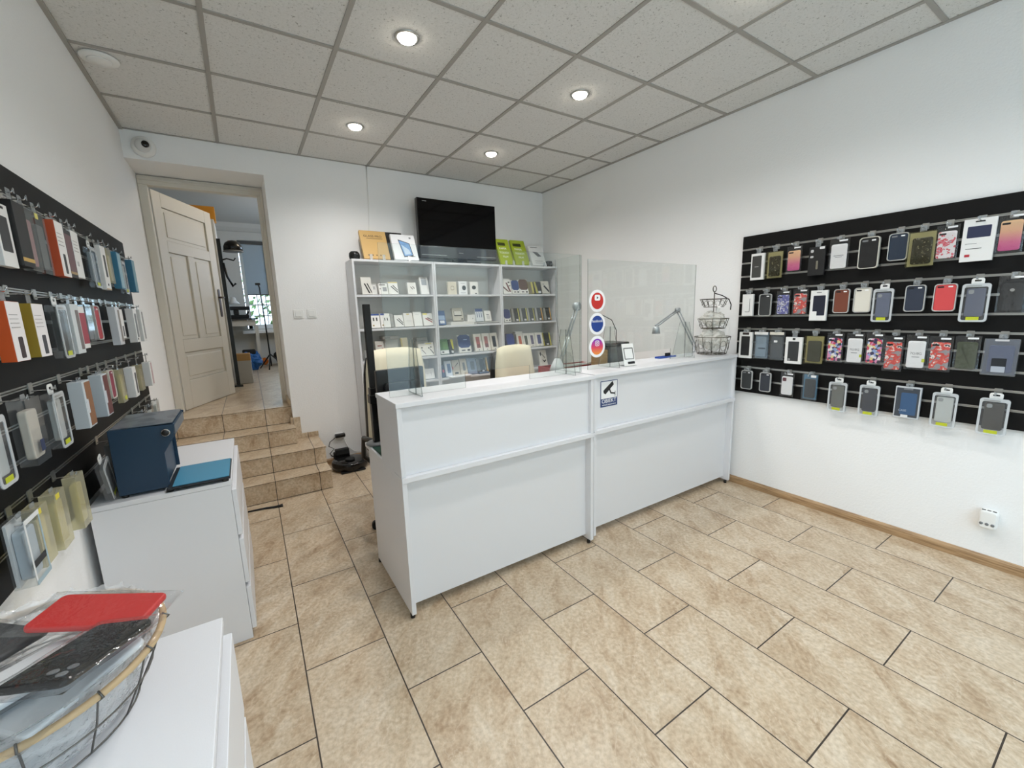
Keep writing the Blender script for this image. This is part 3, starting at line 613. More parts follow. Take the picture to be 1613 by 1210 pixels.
# blue machine
BLUE = mat('machine_blue', (22, 52, 76), .45, bump=.05, bscale=500)
t = thing('film_cutting_machine', 'dark blue box-shaped machine with an overhanging head on the drawers', 'machine', (0, 0, .7755))
pr = [(-.49, .012), (-.33, .012), (-.33, .160), (-.292, .222), (-.283, .275), (-.49, .28)]
MB().prism(pr, 2.165, 2.172, 'y').build('side_plate', BLUE, t, bevel=.002)
MB().prism([(-.488, .012), (-.342, .012), (-.342, .158), (-.296, .226), (-.288, .273), (-.488, .278)], 2.1725, 2.49, 'y').build('body', BLUE, t, bevel=.002)
MB().prism(pr, 2.4905, 2.4975, 'y').build('side_plate', BLUE, t, bevel=.002)
TOPL = pattern('machine_top_print', [(0, (66, 76, 86)), (.5, (92, 102, 112))], 22, 'voronoi', .3)
bx('top_panel', (-.485, 2.175, .2795), (-.291, 2.488, .2825), TOPL, t)
MB().prism([(2.18, .231), (2.48, .231), (2.48, .268), (2.18, .268)], 0, .004, 'x').build('front_label', mat('machine_label', (88, 98, 108), .35), t, loc=(-.2895, 0, 0))
MB().lathe([(.0155, 0), (.0155, .006), (.013, .008)], n=24).build('knob_ring', CHROME, t, loc=(-.315, 2.164, .245), rot=(PI/2, 0, 0))
MB().lathe([(.0125, 0), (.0125, .011), (.010, .013), (0, .013)], n=24).build('power_knob', BLACK, t, loc=(-.315, 2.164, .245), rot=(PI/2, 0, 0))
bx('work_tray', (-.335, 2.12, .012), (-.120, 2.41, .022), mat('tray_dark', (20, 28, 36), .5), t, .003)
for x, y in ((-.475, 2.18), (-.14, 2.14), (-.14, 2.39), (-.475, 2.48), (-.33, 2.15)): MB().lathe([(.012, 0), (.012, .0115)], n=14).build('rubber_foot', BLACK, t, loc=(x, y, 0))
tag(bx('cutting_mat', (-.318, 2.125, .7980), (-.124, 2.40, .8015), mat('teal_mat', (70, 140, 172), .45), bevel=.001), 'teal cutting mat lying on the tray of the blue machine', 'mat')
# round rattan-rimmed wire basket with bagged cases
BC = (-.385, .965)
t = thing('rattan_basket', 'round wire basket with a rattan rim on the nearer drawers', 'basket', (BC[0], BC[1], .7755))
RATT = mat('rattan', (190, 164, 126), .6, bump=.3, bscale=60)
rx, ry, zr = .19, .205, .125
MB().tube([(rx*math.cos(a), ry*math.sin(a), zr) for a in [i*PI/28 for i in range(56)]], .0062, 10, True).build('rattan_rim', RATT, t)
b = MB()
for i in range(14):
    a = i*PI/7 + .1; c_, s_ = math.cos(a), math.sin(a)
    b.tube([(rx*c_, ry*s_, zr + .009), (rx*c_*1.05, ry*s_*1.05, zr), (rx*c_*.97, ry*s_*.97, zr - .012), (rx*c_*.9, ry*s_*.9, .07), (rx*c_*.74, ry*s_*.74, .004)], .0016, 6)
for z, f in ((.004, .74), (.06, .88)): b.tube([(rx*f*math.cos(a), ry*f*math.sin(a), z) for a in [i*PI/20 for i in range(40)]], .0016, 6, True)
b.build('wire_frame', mat('basket_grey_wire', (110, 108, 104), .4, metal=.8), t)
random.seed(4)
def bag(label, c, rot, w, h, d, case, seed, name='bagged_case', group='bagged phone cases in the rattan basket', film=None, hole=True, glass=False):
    """a phone case in a crinkled clear bag; lies in local xy, thin in z"""
    t = thing(name, label, 'phone case', c, 0, group); t.rotation_euler = rot
    b = MB(); b.prism(rrect(0, 0, w, h, w*.13, 6), -d/2, d/2, 'z'); cs = b.build('phone_case', case, t, bevel=d*.4, seg=3)
    if hole:
        for k in (0, 1, 2): MB().lathe([(.0065, 0), (.0065, .0012), (.0045, .0012)], n=14).build('camera_hole', GREY, cs, loc=(-w*.30 + .017*(k % 2), h*.40 - .017*(k//2) - .008*(k % 2), d/2))
    n1, n2 = 18, 26; vs = []; fs = []; W2, H2 = w*.5 + .012, h*.5 + .02
    for s_ in (1, -1):
        for i in range(n2 + 1):
            for j in range(n1 + 1):
                u, v = j/n1*2 - 1, i/n2*2 - 1; e = max(0, 1 - max(abs(u), abs(v))**7)
                p = Vector((u*W2*18, v*H2*18, seed*3.1 + s_))
                z = s_*((d/2 + .0016)*e + .0006) + abs(noise.noise(p*.6))*.006*s_*e + noise.noise(p*.8)*.004*(1 - e)
                vs.append((u*W2 + noise.noise(p)*.003, v*H2 + noise.noise(p + Vector((9, 0, 0)))*.004, z))
    st_ = (n1+1)*(n2+1)
    for s_ in (0, 1):
        for i in range(n2):
            for j in range(n1): a = s_*st_ + i*(n1+1) + j; fs.append((a, a+1, a+n1+2, a+n1+1))
    MB().add(vs, fs, 0, True).build('bag_film', film or BAGM, t)
    return t
CASE_RED = mat('case_red', (196, 40, 38), .4); CASE_BLK = mat('case_gloss_black', (18, 18, 19), .15); CASE_GRY = mat('case_grey', (70, 72, 74), .5); CASE_WHT = mat('case_white', (222, 224, 226), .4); CASE_CLR = mat('case_pale', (226, 228, 230), .3)
bag('red phone case in a clear bag on top of the round basket', (-.272, .962, .962), (-.14, 0, -1.95), .088, .168, .012, CASE_RED, 1, hole=False)
bag('glossy black phone case in a clear bag at the basket rim', (-.258, .820, .979), (.21, 0, 2.71), .086, .166, .011, CASE_BLK, 2)
bag('dark grey phone case in a clear bag behind the red one', (-.44, 1.03, .935), (.05, .05, .9), .082, .165, .012, CASE_GRY, 3, hole=False)
bag('white phone case in a clear bag beside the glossy black one', (-.365, .865, .935), (.05, .0, -1.0), .085, .165, .011, CASE_WHT, 4, hole=False)
bag('clear phone case in a clear bag sunk below the glossy black one', (-.29, .86, .915), (.1, .05, -.75), .085, .165, .012, CASE_CLR, 5, hole=False)
PL = ('nearest the wall', 'nearest the drawer fronts', 'under the white case', 'under the red case', 'at the far side', 'at the near side', 'in mid heap', 'at the very bottom', 'below the dark grey case')
for k in range(9):
    a = k*.7
    bag('pale bagged case low in the round basket, ' + PL[k], (BC[0] + .05*math.cos(a*2.1), BC[1] + .055*math.sin(a*2.1), .792 + .0135*k), (random.uniform(-.06, .06), random.uniform(-.06, .06), a), .078, .15, .010, CASE_CLR, 10 + k, hole=False)
b = MB(); n_ = 180; prof_ = [(.66, .006), (.72, .018), (.77, .03), (.80, .045), (.83, .06), (.86, .075), (.88, .09), (.895, .105), (.91, .118), (.93, .132), (.95, .140), (.975, .143)]; vs = []; fs = []
for i, (f, z) in enumerate(prof_):
    for j in range(n_):
        a = 2*PI*j/n_; c_ = Vector((math.cos(a)*9, math.sin(a)*9, z*60)); w = abs(noise.noise(c_))*-.05 + noise.noise(c_*2.6)*.03 + .012 + (max(0, f - .97)*1.1*noise.noise(Vector((math.cos(a)*3, math.sin(a)*3, 5))))
        vs.append((BC[0] + rx*(f + w)*math.cos(a), BC[1] + ry*(f + w)*math.sin(a), .7765 + max(.003, z + w*.2)))
for i in range(len(prof_) - 1):
    for j in range(n_): fs.append((i*n_ + j, i*n_ + (j+1) % n_, (i+1)*n_ + (j+1) % n_, (i+1)*n_ + j))
tag(b.add(vs, fs, 0, True).build('plastic_liner', clear('liner_film', (248, 249, 250), .38, .08, refl=2.6, hazecol=(246, 246, 245), bump=.9, bscale=70)), 'crinkled clear plastic lining bulging over the round basket rim', 'plastic bag')

# ------------------------------------------------------------------ slatwalls with hanging packs
PT = .0993
def slatwall(label, x, sgn, y0, y1):
    """panel front at x; sgn = +1 faces +x"""
    t = thing('slatwall_panel', label, 'slatwall', (x - sgn*.018, (y0 + y1)/2, .783), 0, 'black slatwalls'); L = (y1 - y0)/2
    b = MB()
    for k in range(12):
        z0 = k*PT + (.0045 if k else 0); z1 = (k + 1)*PT - (.0045 if k < 11 else 0)
        b.box((0 if sgn > 0 else -.018, -L, z0), (.018 if sgn > 0 else 0, L, z1))
    b.box((0, -L, 0), (sgn*.006, L, 12*PT)); b.build('slat_board', SLAT, t)
    for k in range(1, 12):
        z = k*PT; b = MB(); b.box((sgn*.0062, -L, z - .0043), (sgn*.0175, L, z - .0025)); b.box((sgn*.0062, -L, z + .0025), (sgn*.0175, L, z + .0043)); b.box((sgn*.0062, -L, z - .0025), (sgn*.008, L, z + .0025))
        b.box((sgn*.0175, -L, z + .0022), (sgn*.0188, L, z + .0062)); b.box((sgn*.0175, -L, z - .0062), (sgn*.0188, L, z - .0022)); b.build('groove_insert', ALU, t)
slatwall('black slatwall with silver grooves on the wall behind the counter end', XR - .0195, -1, -.55, 1.852)
slatwall('black slatwall above the drawer chests beside the doorway', XL + .0195, 1, 1.25, 3.705)
GZ = {1: .783 + 11*PT, 2: .783 + 8*PT, 3: .783 + 5*PT, 4: .783 + 2*PT}
HOOKCLEAR = clear('hook_clear_tag', (215, 220, 222), .2, .1)
def place(side, y, z, d):   # location + rotation of a pack whose back is at the slatwall side
    return ((3.288, y, z), -PI/2) if side == 'R' else ((-.556, y, z), PI/2)
WORDS_WALL = {'R': 'counter-end slatwall', 'L': 'doorway slatwall'}
def hook(side, row, y, top, short):
    z = GZ[row] - .018; sx = -1 if side == 'R' else 1; xf = XR - .0195 - .0195 if side == 'R' else XL + .0195 + .0195
    xf = 3.305 if side == 'R' else -.585
    t = thing('display_hook', 'metal slatwall hook carrying the ' + short, 'hook', (xf, y, z), -PI/2 if side == 'R' else PI/2, 'hooks on the ' + WORDS_WALL[side])
    b = MB(); b.prism(rrect(0, .012, .03, .034, .003), -.003, -.0005); b.build('hook_plate', ALU, t)
    b = MB(); ln = .058 if side == 'R' else .05
    b.tube([(0, -.002, .002), (0, -ln, .002), (0, -ln - .004, .006), (0, -ln - .005, .012)], .0023, 7); b.build('hook_rod', CHROME, t)
    MB().box((-.004, -ln - .0075, .0), (.004, -ln - .0062, .016)).build('price_tag', HOOKCLEAR, t)
def strip(t, h, need, d, wd=.03, m=None):
    """hang tab from the top of the pack (height h) up to the hook rod, `need` above the pack's foot"""
    z1 = max(need + .014, h + .012)
    b = MB(); hz = need; b.prism(rrect(0, (h - .002 + z1)/2, wd, z1 - h + .002, .004), -d*.5 - .0008, -d*.5)
    b.build('hang_tab', m or HOOKCLEAR, t)
def label_plate(t, x, z, w, h, y, m, name='label'): return MB().prism(rrect(x, z, w, h, .0015, 2), y - .0005, y).build(name, m, t)
LIME = mat('lime_label', (188, 196, 40), .5)
def col(c): return c if not isinstance(c, tuple) else mat('case_%d_%d_%d' % c, c, .5)
def eurotab(t, h, w, d, m):
    b = MB(); b.ring(rrect(0, h + .012, w*.46, .034, .01), rrect(0, h + .016, w*.24, .008, .0035), -d*.5 - .001, -d*.5 + .001); b.build('hang_tab', m, t)
def pack(kind, side, row, y, z, w, h, label, short, case=(30, 30, 32), lean=0, xoff=0, cat='phone case', group=None, body=None, extra=None, dep=None, case2=None, loc=None, rz=None, nohook=False):
    group = group or ('packs hanging on the ' + WORDS_WALL[side]); L_, r_ = place(side, y, z, 0)
    if loc: L_, r_ = loc, rz
    L_ = (L_[0] + (xoff if side == 'L' else -xoff), L_[1], L_[2])
    need = GZ[row] - .018 - z if row else h
    c = col(case)
    if kind == 'blister':
        d = dep or .024; hb = h - .026
        t = thing('phone_case_pack', label, cat, L_, r_, group)
        MB().prism(rrect(0, hb/2, w, hb, .013), -d, 0).build('plastic_shell', BLISTER, t, bevel=.003)
        MB().ring(rrect(0, hb/2, w + .001, hb + .001, .0135), rrect(0, hb/2 - .004, w - .018, hb - .026, .008), -d - .0012, -d + .001).build('shell_rim', MILKY, t)
        eurotab(t, hb, w, d, WPLAST)
        cs = MB().prism(rrect(0, hb*.51, w*.68, hb*.74, .009), -d*.8, -d*.3).build('phone_case', c, t, bevel=.003)
        MB().prism(rrect(-w*.17, hb*.79, w*.2, w*.2, .007), -d*.84, -d*.8).build('camera_opening', mat('soft_grey', (150, 152, 150), .5), cs, bevel=.001)
        label_plate(t, 0, hb*.085, w*.46, hb*.095, -d - .0003, LIME, 'lime_label')
        label_plate(t, -w*.1, hb*.945, w*.55, .006, -d - .0015, mat('soft_grey', (150, 152, 150), .5), 'print')
    elif kind == 'frame':
        d = dep or .016
        t = thing('phone_case_pack', label, cat, L_, r_, group)
        FR = mat('pack_rim', (186, 186, 183), .3) if not body else body
        MB().ring(rrect(0, h/2, w, h, w*.17, 5), rrect(0, h/2, w - .009, h - .009, w*.15, 5), -d, 0).build('pack_rim', FR, t, bevel=.0015)
        cs = MB().prism(rrect(0, h/2, w - .0095, h - .0095, w*.14, 5), -d*.8, -.001).build('phone_case', c, t, bevel=.003)
        label_plate(t, w*.2, h*.89, w*.2, h*.045, -d*.8 - .0001, PW, 'sticker')
        label_plate(t, -w*.22, h*.885, w*.28, h*.055, -d*.8 - .0001, mat('camera_dark', (28, 28, 30), .3) if sum(case if isinstance(case, tuple) else (300, 0, 0)) > 150 else GREY, 'camera_opening')
        if row: strip(t, h, need, d)
    elif kind == 'bag':
        d = .014; hc = h*.83
        t = thing('bagged_phone_case', label, cat, L_, r_, group)
        cs = MB().prism(rrect(0, hc/2 + .005, w*.80, hc - .012, .010), -d*.75, -d*.2).build('phone_case', c, t, bevel=.002)
        if extra == '7g':
            text('7G/8G', .019, GREY, cs, (0, -d*.75 - .0003, hc*.56), sx=1); label_plate(cs, 0, hc*.44, w*.34, .004, -d*.75 - .0001, GREY, 'print')
            label_plate(cs, w*.36, hc*.33, w*.13, hc*.11, -d*.8, LIME, 'price_sticker')
        elif extra == 'logo': MB().prism(circ(w*.0, hc*.72, .008), -d*.75 - .0006, -d*.75).build('round_emblem', ALU, cs)
        elif extra == 'card': label_plate(cs, 0, hc*.56, w*.5, .004, -d*.75 - .0001, GREY, 'print'); label_plate(cs, 0, hc*.50, w*.36, .003, -d*.75 - .0001, GREY, 'print')
        elif extra == 'redcam': MB().prism(rrect(-w*.2, hc*.84, w*.28, w*.28, .006), -d*.75 - .0006, -d*.75).build('camera_print', mat('print_wine', (92, 38, 48), .5), cs)
        elif extra == 'leaf': MB().prism([(-w*.22, hc*.88), (-w*.05, hc*.62), (w*.18, hc*.2), (w*.02, hc*.38), (-w*.2, hc*.7)], -d*.75 - .0006, -d*.75).build('stylus_print', mat('olive_dark', (52, 58, 40), .6), cs)
        else: label_plate(cs, -w*.2, hc*.9, w*.3, hc*.06, -d*.75 - .0001, mat('camera_dark', (28, 28, 30), .3), 'camera_opening')
        n1, n2 = 10, 14; vs = []; fs = []; sd_ = hash_(label)
        for s_ in (-1, 1):
            for i in range(n2 + 1):
                for j in range(n1 + 1):
                    u, v = j/n1*2 - 1, i/n2; e = max(0, 1 - abs(u)**6)*max(0, 1 - max(0, v - .55)/.45)
                    p = Vector((u*3, v*6, sd_ + s_))
                    vs.append((u*w/2 + noise.noise(p)*.0015, -d/2 + s_*(d/2*.75*e + .0008 + e*.0015*abs(noise.noise(p*1.3))), v*h))
        st_ = (n1+1)*(n2+1)
        for q in (0, 1):
            for i in range(n2):
                for j in range(n1): a = q*st_ + i*(n1+1) + j; fs.append((a, a+1, a+n1+2, a+n1+1))
        MB().add(vs, fs, 0, True).build('bag_film', BAGM, t)
        label_plate(t, w*.18, h*.93, w*.42, h*.05, -d*.62, PW, 'sticker')
        if row: strip(t, h, need, d, .02)
    elif kind in ('carton', 'winbox'):
        d = dep or .02
        t = MB().prism([(-w/2, 0), (w/2, 0), (w/2, h), (-w/2, h)], -d, 0).build('phone_case_box', col(body or (228, 228, 226)), bevel=.0012)
        t.location = L_; t.rotation_euler = (0, 0, r_); tag(t, label, cat, group)
        for i, e in enumerate(extra or ()):
            nm, cx, cz, pw, ph, cc = e[:6]; k = .0005 + .0003*i
            if nm == 'text': text(e[6], ph*h, col(cc), t, (cx*w, -d - k - .0002, cz*h), sx=pw)
            else: MB().prism(rrect(cx*w, cz*h, pw*w, ph*h, e[6] if len(e) > 6 else .002, 3), -d - k, -d + .0001).build(nm, col(cc), t)
        if row: strip(t, h, need, d, .032)
    elif kind == 'clearbox':
        d = dep or .022
        t = thing('clear_boxed_case', label, cat, L_, r_, group)
        MB().prism(rrect(0, h/2, w, h, .003, 2), -d, 0).build('clear_box', col(body) if body else CLEARBOX, t)
        cs = MB().prism(rrect(.002, h*.45, w*.72, h*.74, .010), -d*.8, -d*.25).build('phone_case', c, t, bevel=.003)
        if case2: MB().prism(rrect(0, h*.5, w*.94, h*.95, .003), -d*.24, -d*.1).build('backing_card', col(case2), t)
        for i, e in enumerate(extra or ()): label_plate(t, e[1]*w, e[2]*h, e[3]*w, e[4]*h, -d - .0002 - .0004*i, col(e[5]), e[0])
        if row: strip(t, h, need, d)
    if row and not nohook: hook(side, row, y, z + h, short)
    return t
def hash_(s): return sum((i + 1)*ord(c) for i, c in enumerate(s)) % 97
GLIT = pattern('black_glitter', [(0, (14, 14, 16)), (.60, (40, 40, 40)), (.66, (150, 146, 130)), (.70, (16, 16, 18))], 90, 'noise', .25)
SUNSET = pattern('sunset_case', [(0, (184, 66, 130)), (.35, (206, 104, 140)), (.7, (222, 168, 136)), (1, (228, 188, 146))], (0.0, .15), 'z', .35, 'LINEAR')
FLORAL = pattern('red_floral_case', [(0, (226, 220, 222)), (.5, (226, 214, 216)), (.54, (206, 60, 76)), (.62, (214, 120, 130)), (.68, (160, 168, 182))], 60, 'noise', .4)
COMIC = pattern('comic_case', [(0, (150, 148, 150)), (.40, (150, 148, 150)), (.46, (206, 74, 66)), (.56, (222, 122, 108)), (.62, (232, 226, 222)), (.68, (60, 56, 62))], 38, 'noise', .4)
COLOUR = pattern('colour_block_case', [(0, (222, 142, 182)), (.2, (44, 46, 84)), (.35, (230, 214, 150)), (.5, (146, 168, 214)), (.65, (206, 70, 96)), (.8, (236, 232, 230)), (.92, (58, 52, 66))], 70, 'voronoi', .4)
PURPLE = pattern('purple_print_case', [(0, (98, 100, 160)), (.48, (104, 106, 168)), (.52, (226, 226, 236)), (.6, (60, 60, 96))], 70, 'noise', .4)
CLOTHGREY = (96, 97, 96)
DK = (24, 24, 26); WB = (226, 226, 224); OL = (170, 164, 120)
def win(cx, cz, pw, ph, c, r=.004): return ('window', cx, cz, pw, ph, c, r)
RIGHT = [
 # kind, row, y, z, w, h, label, short, kwargs
 ('carton', 1, 1.714, 1.645, .095, .190, 'white box with dark grey case window, end of the top row by the counter', 'dark grey window box of the top row', dict(extra=[win(-.05, .5, .70, .82, (62, 62, 60)), ('print', -.05, .5, .3, .03, (150, 150, 148))])),
 ('clearbox', 1, 1.598, 1.646, .105, .190, 'olive clear box with black glitter case beside the dark grey window box', 'first olive glitter box', dict(body='OLIVE', case='GLIT', case2=(158, 154, 122))),
 ('bag', 1, 1.474, 1.679, .096, .176, 'bagged orange to pink gradient case beside the first olive glitter box', 'smaller gradient case', dict(case='SUNSET')),
 ('carton', 1, 1.331, 1.645, .095, .184, 'black box with ring-holder case and white dots in the top row', 'black ring-holder box', dict(body=(22, 22, 23), extra=[('camera_opening', -.3, .86, .18, .1, (190, 190, 190), .006), ('camera_opening', -.3, .66, .2, .07, (190, 190, 190), .004), ('ring_holder', .05, .36, .12, .3, (120, 116, 100), .004), ('sticker', .3, .95, .3, .08, (220, 220, 220))])),
 ('bag', 1, 1.212, 1.667, .108, .197, 'clear bag with plain white printed card in the top row', 'plain white card bag', dict(case=(226, 226, 226), extra='card')),
 ('frame', 1, 1.055, 1.662, .100, .186, 'large cream-rimmed clear pack with black case in the top row', 'cream-rimmed black case', dict(case=(20, 20, 21), body='RIMC', dep=.022)),
 ('frame', 1, .921, 1.694, .090, .155, 'clear-rimmed navy case in the top row beside the second glitter box', 'top-row navy case', dict(case=(30, 44, 62))),
 ('clearbox', 1, .818, 1.648, .118, .194, 'larger olive clear box with black glitter case beside the top-row navy case', 'larger olive glitter box', dict(body='OLIVE', case='GLIT', case2=(158, 154, 122))),
 ('bag', 1, .719, 1.672, .092, .186, 'bagged white case with red flower pattern in the top row', 'red flower case', dict(case='FLORAL')),
 ('carton', 1, .600, 1.654, .118, .215, 'tall white carton with navy window and small red mark', 'tall white carton', dict(extra=[win(0, .69, .72, .27, (38, 44, 74)), ('print', -.2, .42, .36, .008, (90, 90, 92)), ('print', -.1, .30, .5, .014, (90, 90, 92)), ('red_mark', -.27, .14, .16, .06, (176, 44, 54)), ('hang_hole', 0, .93, .3, .03, (30, 30, 32), .003)])),
 ('bag', 1, .492, 1.683, .092, .190, 'bagged larger orange to pink gradient case beside the tall white carton', 'larger gradient case', dict(case='SUNSET')),
 ('carton', 2, 1.768, 1.380, .080, .163, 'white box with thin dark phone outline in the second row', 'phone-outline box', dict(extra=[('print', .2, .5, .035, .6, (40, 40, 42)), ('print', 0, .19, .42, .02, (40, 40, 42))])),
 ('frame', 2, 1.644, 1.379, .086, .160, 'clear-rimmed charcoal case beside the phone-outline box', 'charcoal case of the second row', dict(case=(52, 54, 55))),
 ('bag', 2, 1.522, 1.380, .094, .176, 'bagged blue-purple case with white drawings in the second row', 'blue-purple printed case', dict(case='PURPLE')),
 ('bag', 2, 1.412, 1.380, .096, .182, 'bagged red and grey comic case beside the blue-purple printed case', 'second-row comic case', dict(case='COMIC')),
 ('carton', 2, 1.296, 1.345, .098, .200, 'white carton with navy case window and a white corner at its foot', 'navy window carton', dict(extra=[win(.04, .5, .72, .66, (26, 30, 48)), ('white_corner', -.27, .17, .42, .28, (232, 232, 230)), ('hang_hole', 0, .93, .3, .03, (140, 140, 140))])),
 ('frame', 2, 1.172, 1.394, .086, .152, 'clear-rimmed saddle brown case in the second row', 'saddle brown case', dict(case=(116, 62, 44))),
 ('frame', 2, 1.062, 1.396, .090, .152, 'clear-rimmed cream white case in the second row', 'cream white case', dict(case=(218, 214, 202))),
 ('blister', 2, .958, 1.339, .096, .222, 'white-rimmed pack with slate blue case beside the cream white case', 'slate blue pack', dict(case=(98, 104, 124))),
 ('frame', 2, .818, 1.397, .088, .150, 'clear-rimmed dark navy case beside the coral red one', 'second-row navy case', dict(case=(42, 50, 66))),
 ('frame', 2, .695, 1.396, .092, .150, 'clear-rimmed coral red case in the second row', 'coral red case', dict(case=(206, 72, 74))),
 ('blister', 2, .577, 1.340, .104, .224, 'white-rimmed pack with grey-blue case beside the coral red case', 'grey-blue pack', dict(case=(92, 96, 112))),
 ('bag', 2, .455, 1.385, .100, .190, 'bagged black case with a round silver emblem', 'emblem case', dict(case=(36, 37, 38), extra='logo')),
 ('carton', 3, 1.765, 1.057, .098, .200, 'white box with black case window at the start of the third row', 'black window box of the third row', dict(extra=[win(0, .47, .66, .74, (30, 30, 32)), ('hang_hole', 0, .94, .5, .09, (52, 44, 42))])),
 ('clearbox', 3, 1.650, 1.058, .100, .205, 'clear box with pale grey-blue case in the third row', 'pale grey-blue case', dict(case=(128, 146, 160), case2=(120, 136, 150), extra=[('header_card', 0, .94, .96, .1, (222, 222, 220)), ('print', .1, .40, .5, .03, (60, 72, 84))])),
 ('clearbox', 3, 1.540, 1.058, .100, .207, 'clear box with slate grey case beside the pale grey-blue one', 'slate grey case', dict(case=(70, 74, 78), case2=(70, 74, 78), extra=[('header_card', 0, .94, .96, .1, (214, 210, 198)), ('sticker', -.05, .66, .24, .07, (230, 230, 230))])),
 ('carton', 3, 1.425, 1.041, .108, .188, 'thick-framed white box with dark grey case window in the third row', 'thick-framed white box', dict(extra=[win(0, .47, .64, .74, (50, 52, 53)), ('camera_opening', -.22, .16, .14, .09, (140, 142, 142), .005), ('hang_hole', 0, .93, .16, .08, (40, 40, 40))])),
 ('clearbox', 3, 1.300, 1.051, .110, .192, 'olive clear box with plain black case in the third row', 'plain olive box', dict(body='OLIVE', case=(44, 48, 52), case2=(150, 144, 106))),
 ('bag', 3, 1.183, 1.070, .094, .196, 'bagged colour-block case beside the plain olive box', 'first colour-block case', dict(case='COLOUR')),
 ('bag', 3, 1.075, 1.069, .095, .198, 'bag with white 7G/8G card between the two colour-block cases', 'first white lettered card bag', dict(case=(232, 232, 232), extra='7g')),
 ('bag', 3, .976, 1.072, .090, .198, 'bagged colour-block case beside a red comic case', 'second colour-block case', dict(case='COLOUR')),
 ('bag', 3, .884, 1.042, .092, .214, 'bagged red comic case between colour-block case and white card', 'third-row comic case', dict(case='COMIC')),
 ('bag', 3, .782, 1.062, .096, .202, 'bag with white 7G/8G card between two red comic cases', 'second white lettered card bag', dict(case=(232, 232, 232), extra='7g')),
 ('bag', 3, .683, 1.060, .097, .200, 'bagged red comic case beside the olive green case', 'comic case beside the olive green one', dict(case='COMIC')),
 ('bag', 3, .580, 1.075, .097, .190, 'bagged olive green case with stylus print', 'olive green case', dict(case=(70, 76, 58), extra='leaf')),
 ('clearbox', 3, .458, 1.064, .122, .190, 'white-edged clear box with deep blue folio case', 'deep blue folio box', dict(case=(38, 60, 104), case2=(66, 74, 92), body='EDGEBOX', extra=[('info_card', .0, .28, .42, .38, (28, 32, 38)), ('info_print', .0, .17, .40, .16, (170, 176, 186)), ('header_strip', 0, .96, .4, .05, (200, 200, 202))])),
 ('frame', 4, 1.742, .813, .084, .146, 'clear-rimmed black case at the start of the lowest row', 'lowest-row black case', dict(case=(46, 48, 49))),
 ('frame', 4, 1.603, .811, .080, .146, 'clear-rimmed dark slate case, second in the lowest row', 'lowest-row dark slate case', dict(case=(50, 54, 62))),
 ('bag', 4, 1.452, .799, .090, .176, 'bagged white card with dark red camera square', 'red camera card bag', dict(case=(228, 228, 228), extra='redcam')),
 ('clearbox', 4, 1.305, .797, .090, .180, 'clear pack with dark case and blue card behind', 'blue-carded dark case', dict(case=(44, 48, 52), case2=(66, 112, 140), extra=[('sticker', .25, .93, .35, .09, (226, 226, 226))])),
 ('blister', 4, 1.137, .747, .100, .222, 'white-rimmed pack with olive grey case in the lowest row', 'olive grey pack', dict(case=(104, 104, 94))),
 ('blister', 4, .969, .749, .100, .222, 'white-rimmed pack with black-navy case in the lowest row', 'black-navy pack', dict(case=(42, 44, 54))),
 ('carton', 4, .790, .770, .114, .188, 'white-edged box with denim blue folio lettered CASE', 'denim blue folio box', dict(body=(200, 204, 208), extra=[('window', 0, .5, .90, .92, (62, 68, 76)), ('folio', .06, .46, .62, .70, (58, 88, 124), .006), ('text', -.14, .24, 1, .085, (170, 184, 200), 'CASE'), ('white_tag', -.05, .06, .28, .09, (226, 226, 226)), ('header_strip', 0, .93, .36, .04, (120, 124, 130))])),
 ('blister', 4, .632, .749, .102, .223, 'white-rimmed pack with clear case, second from the lowest row end', 'clear case pack', dict(case=(196, 198, 192))),
 ('blister', 4, .447, .747, .106, .222, 'white-rimmed pack with dark brown case in the lowest row', 'dark brown pack', dict(case=(62, 58, 52))),
]
SPECIAL = {'OLIVE': OLIVEBOX, 'GLIT': GLIT, 'SUNSET': SUNSET, 'FLORAL': FLORAL, 'COMIC': COMIC, 'COLOUR': COLOUR, 'PURPLE': PURPLE, 'CREAM': CREAMBOX,
           'RIMC': mat('pack_rim_cream', (214, 210, 198), .35), 'EDGEBOX': clear('edge_box_plastic', (226, 230, 236), .12, .12)}
def run(side, table):
    for kind, row, y, z, w, h, lab, short, kw in table:
        kw = {a: (SPECIAL.get(b, b) if isinstance(b, str) and a in ('case', 'body') else b) for a, b in kw.items()}
        pack(kind, side, row, y, z, w, h, lab, short, **kw)
run('R', RIGHT)
def ctr(yr, w=.085): return yr - w/2
TXT = [('print', -.1, .78 - .07*i, .6, .012, (170, 166, 164)) for i in range(4)]
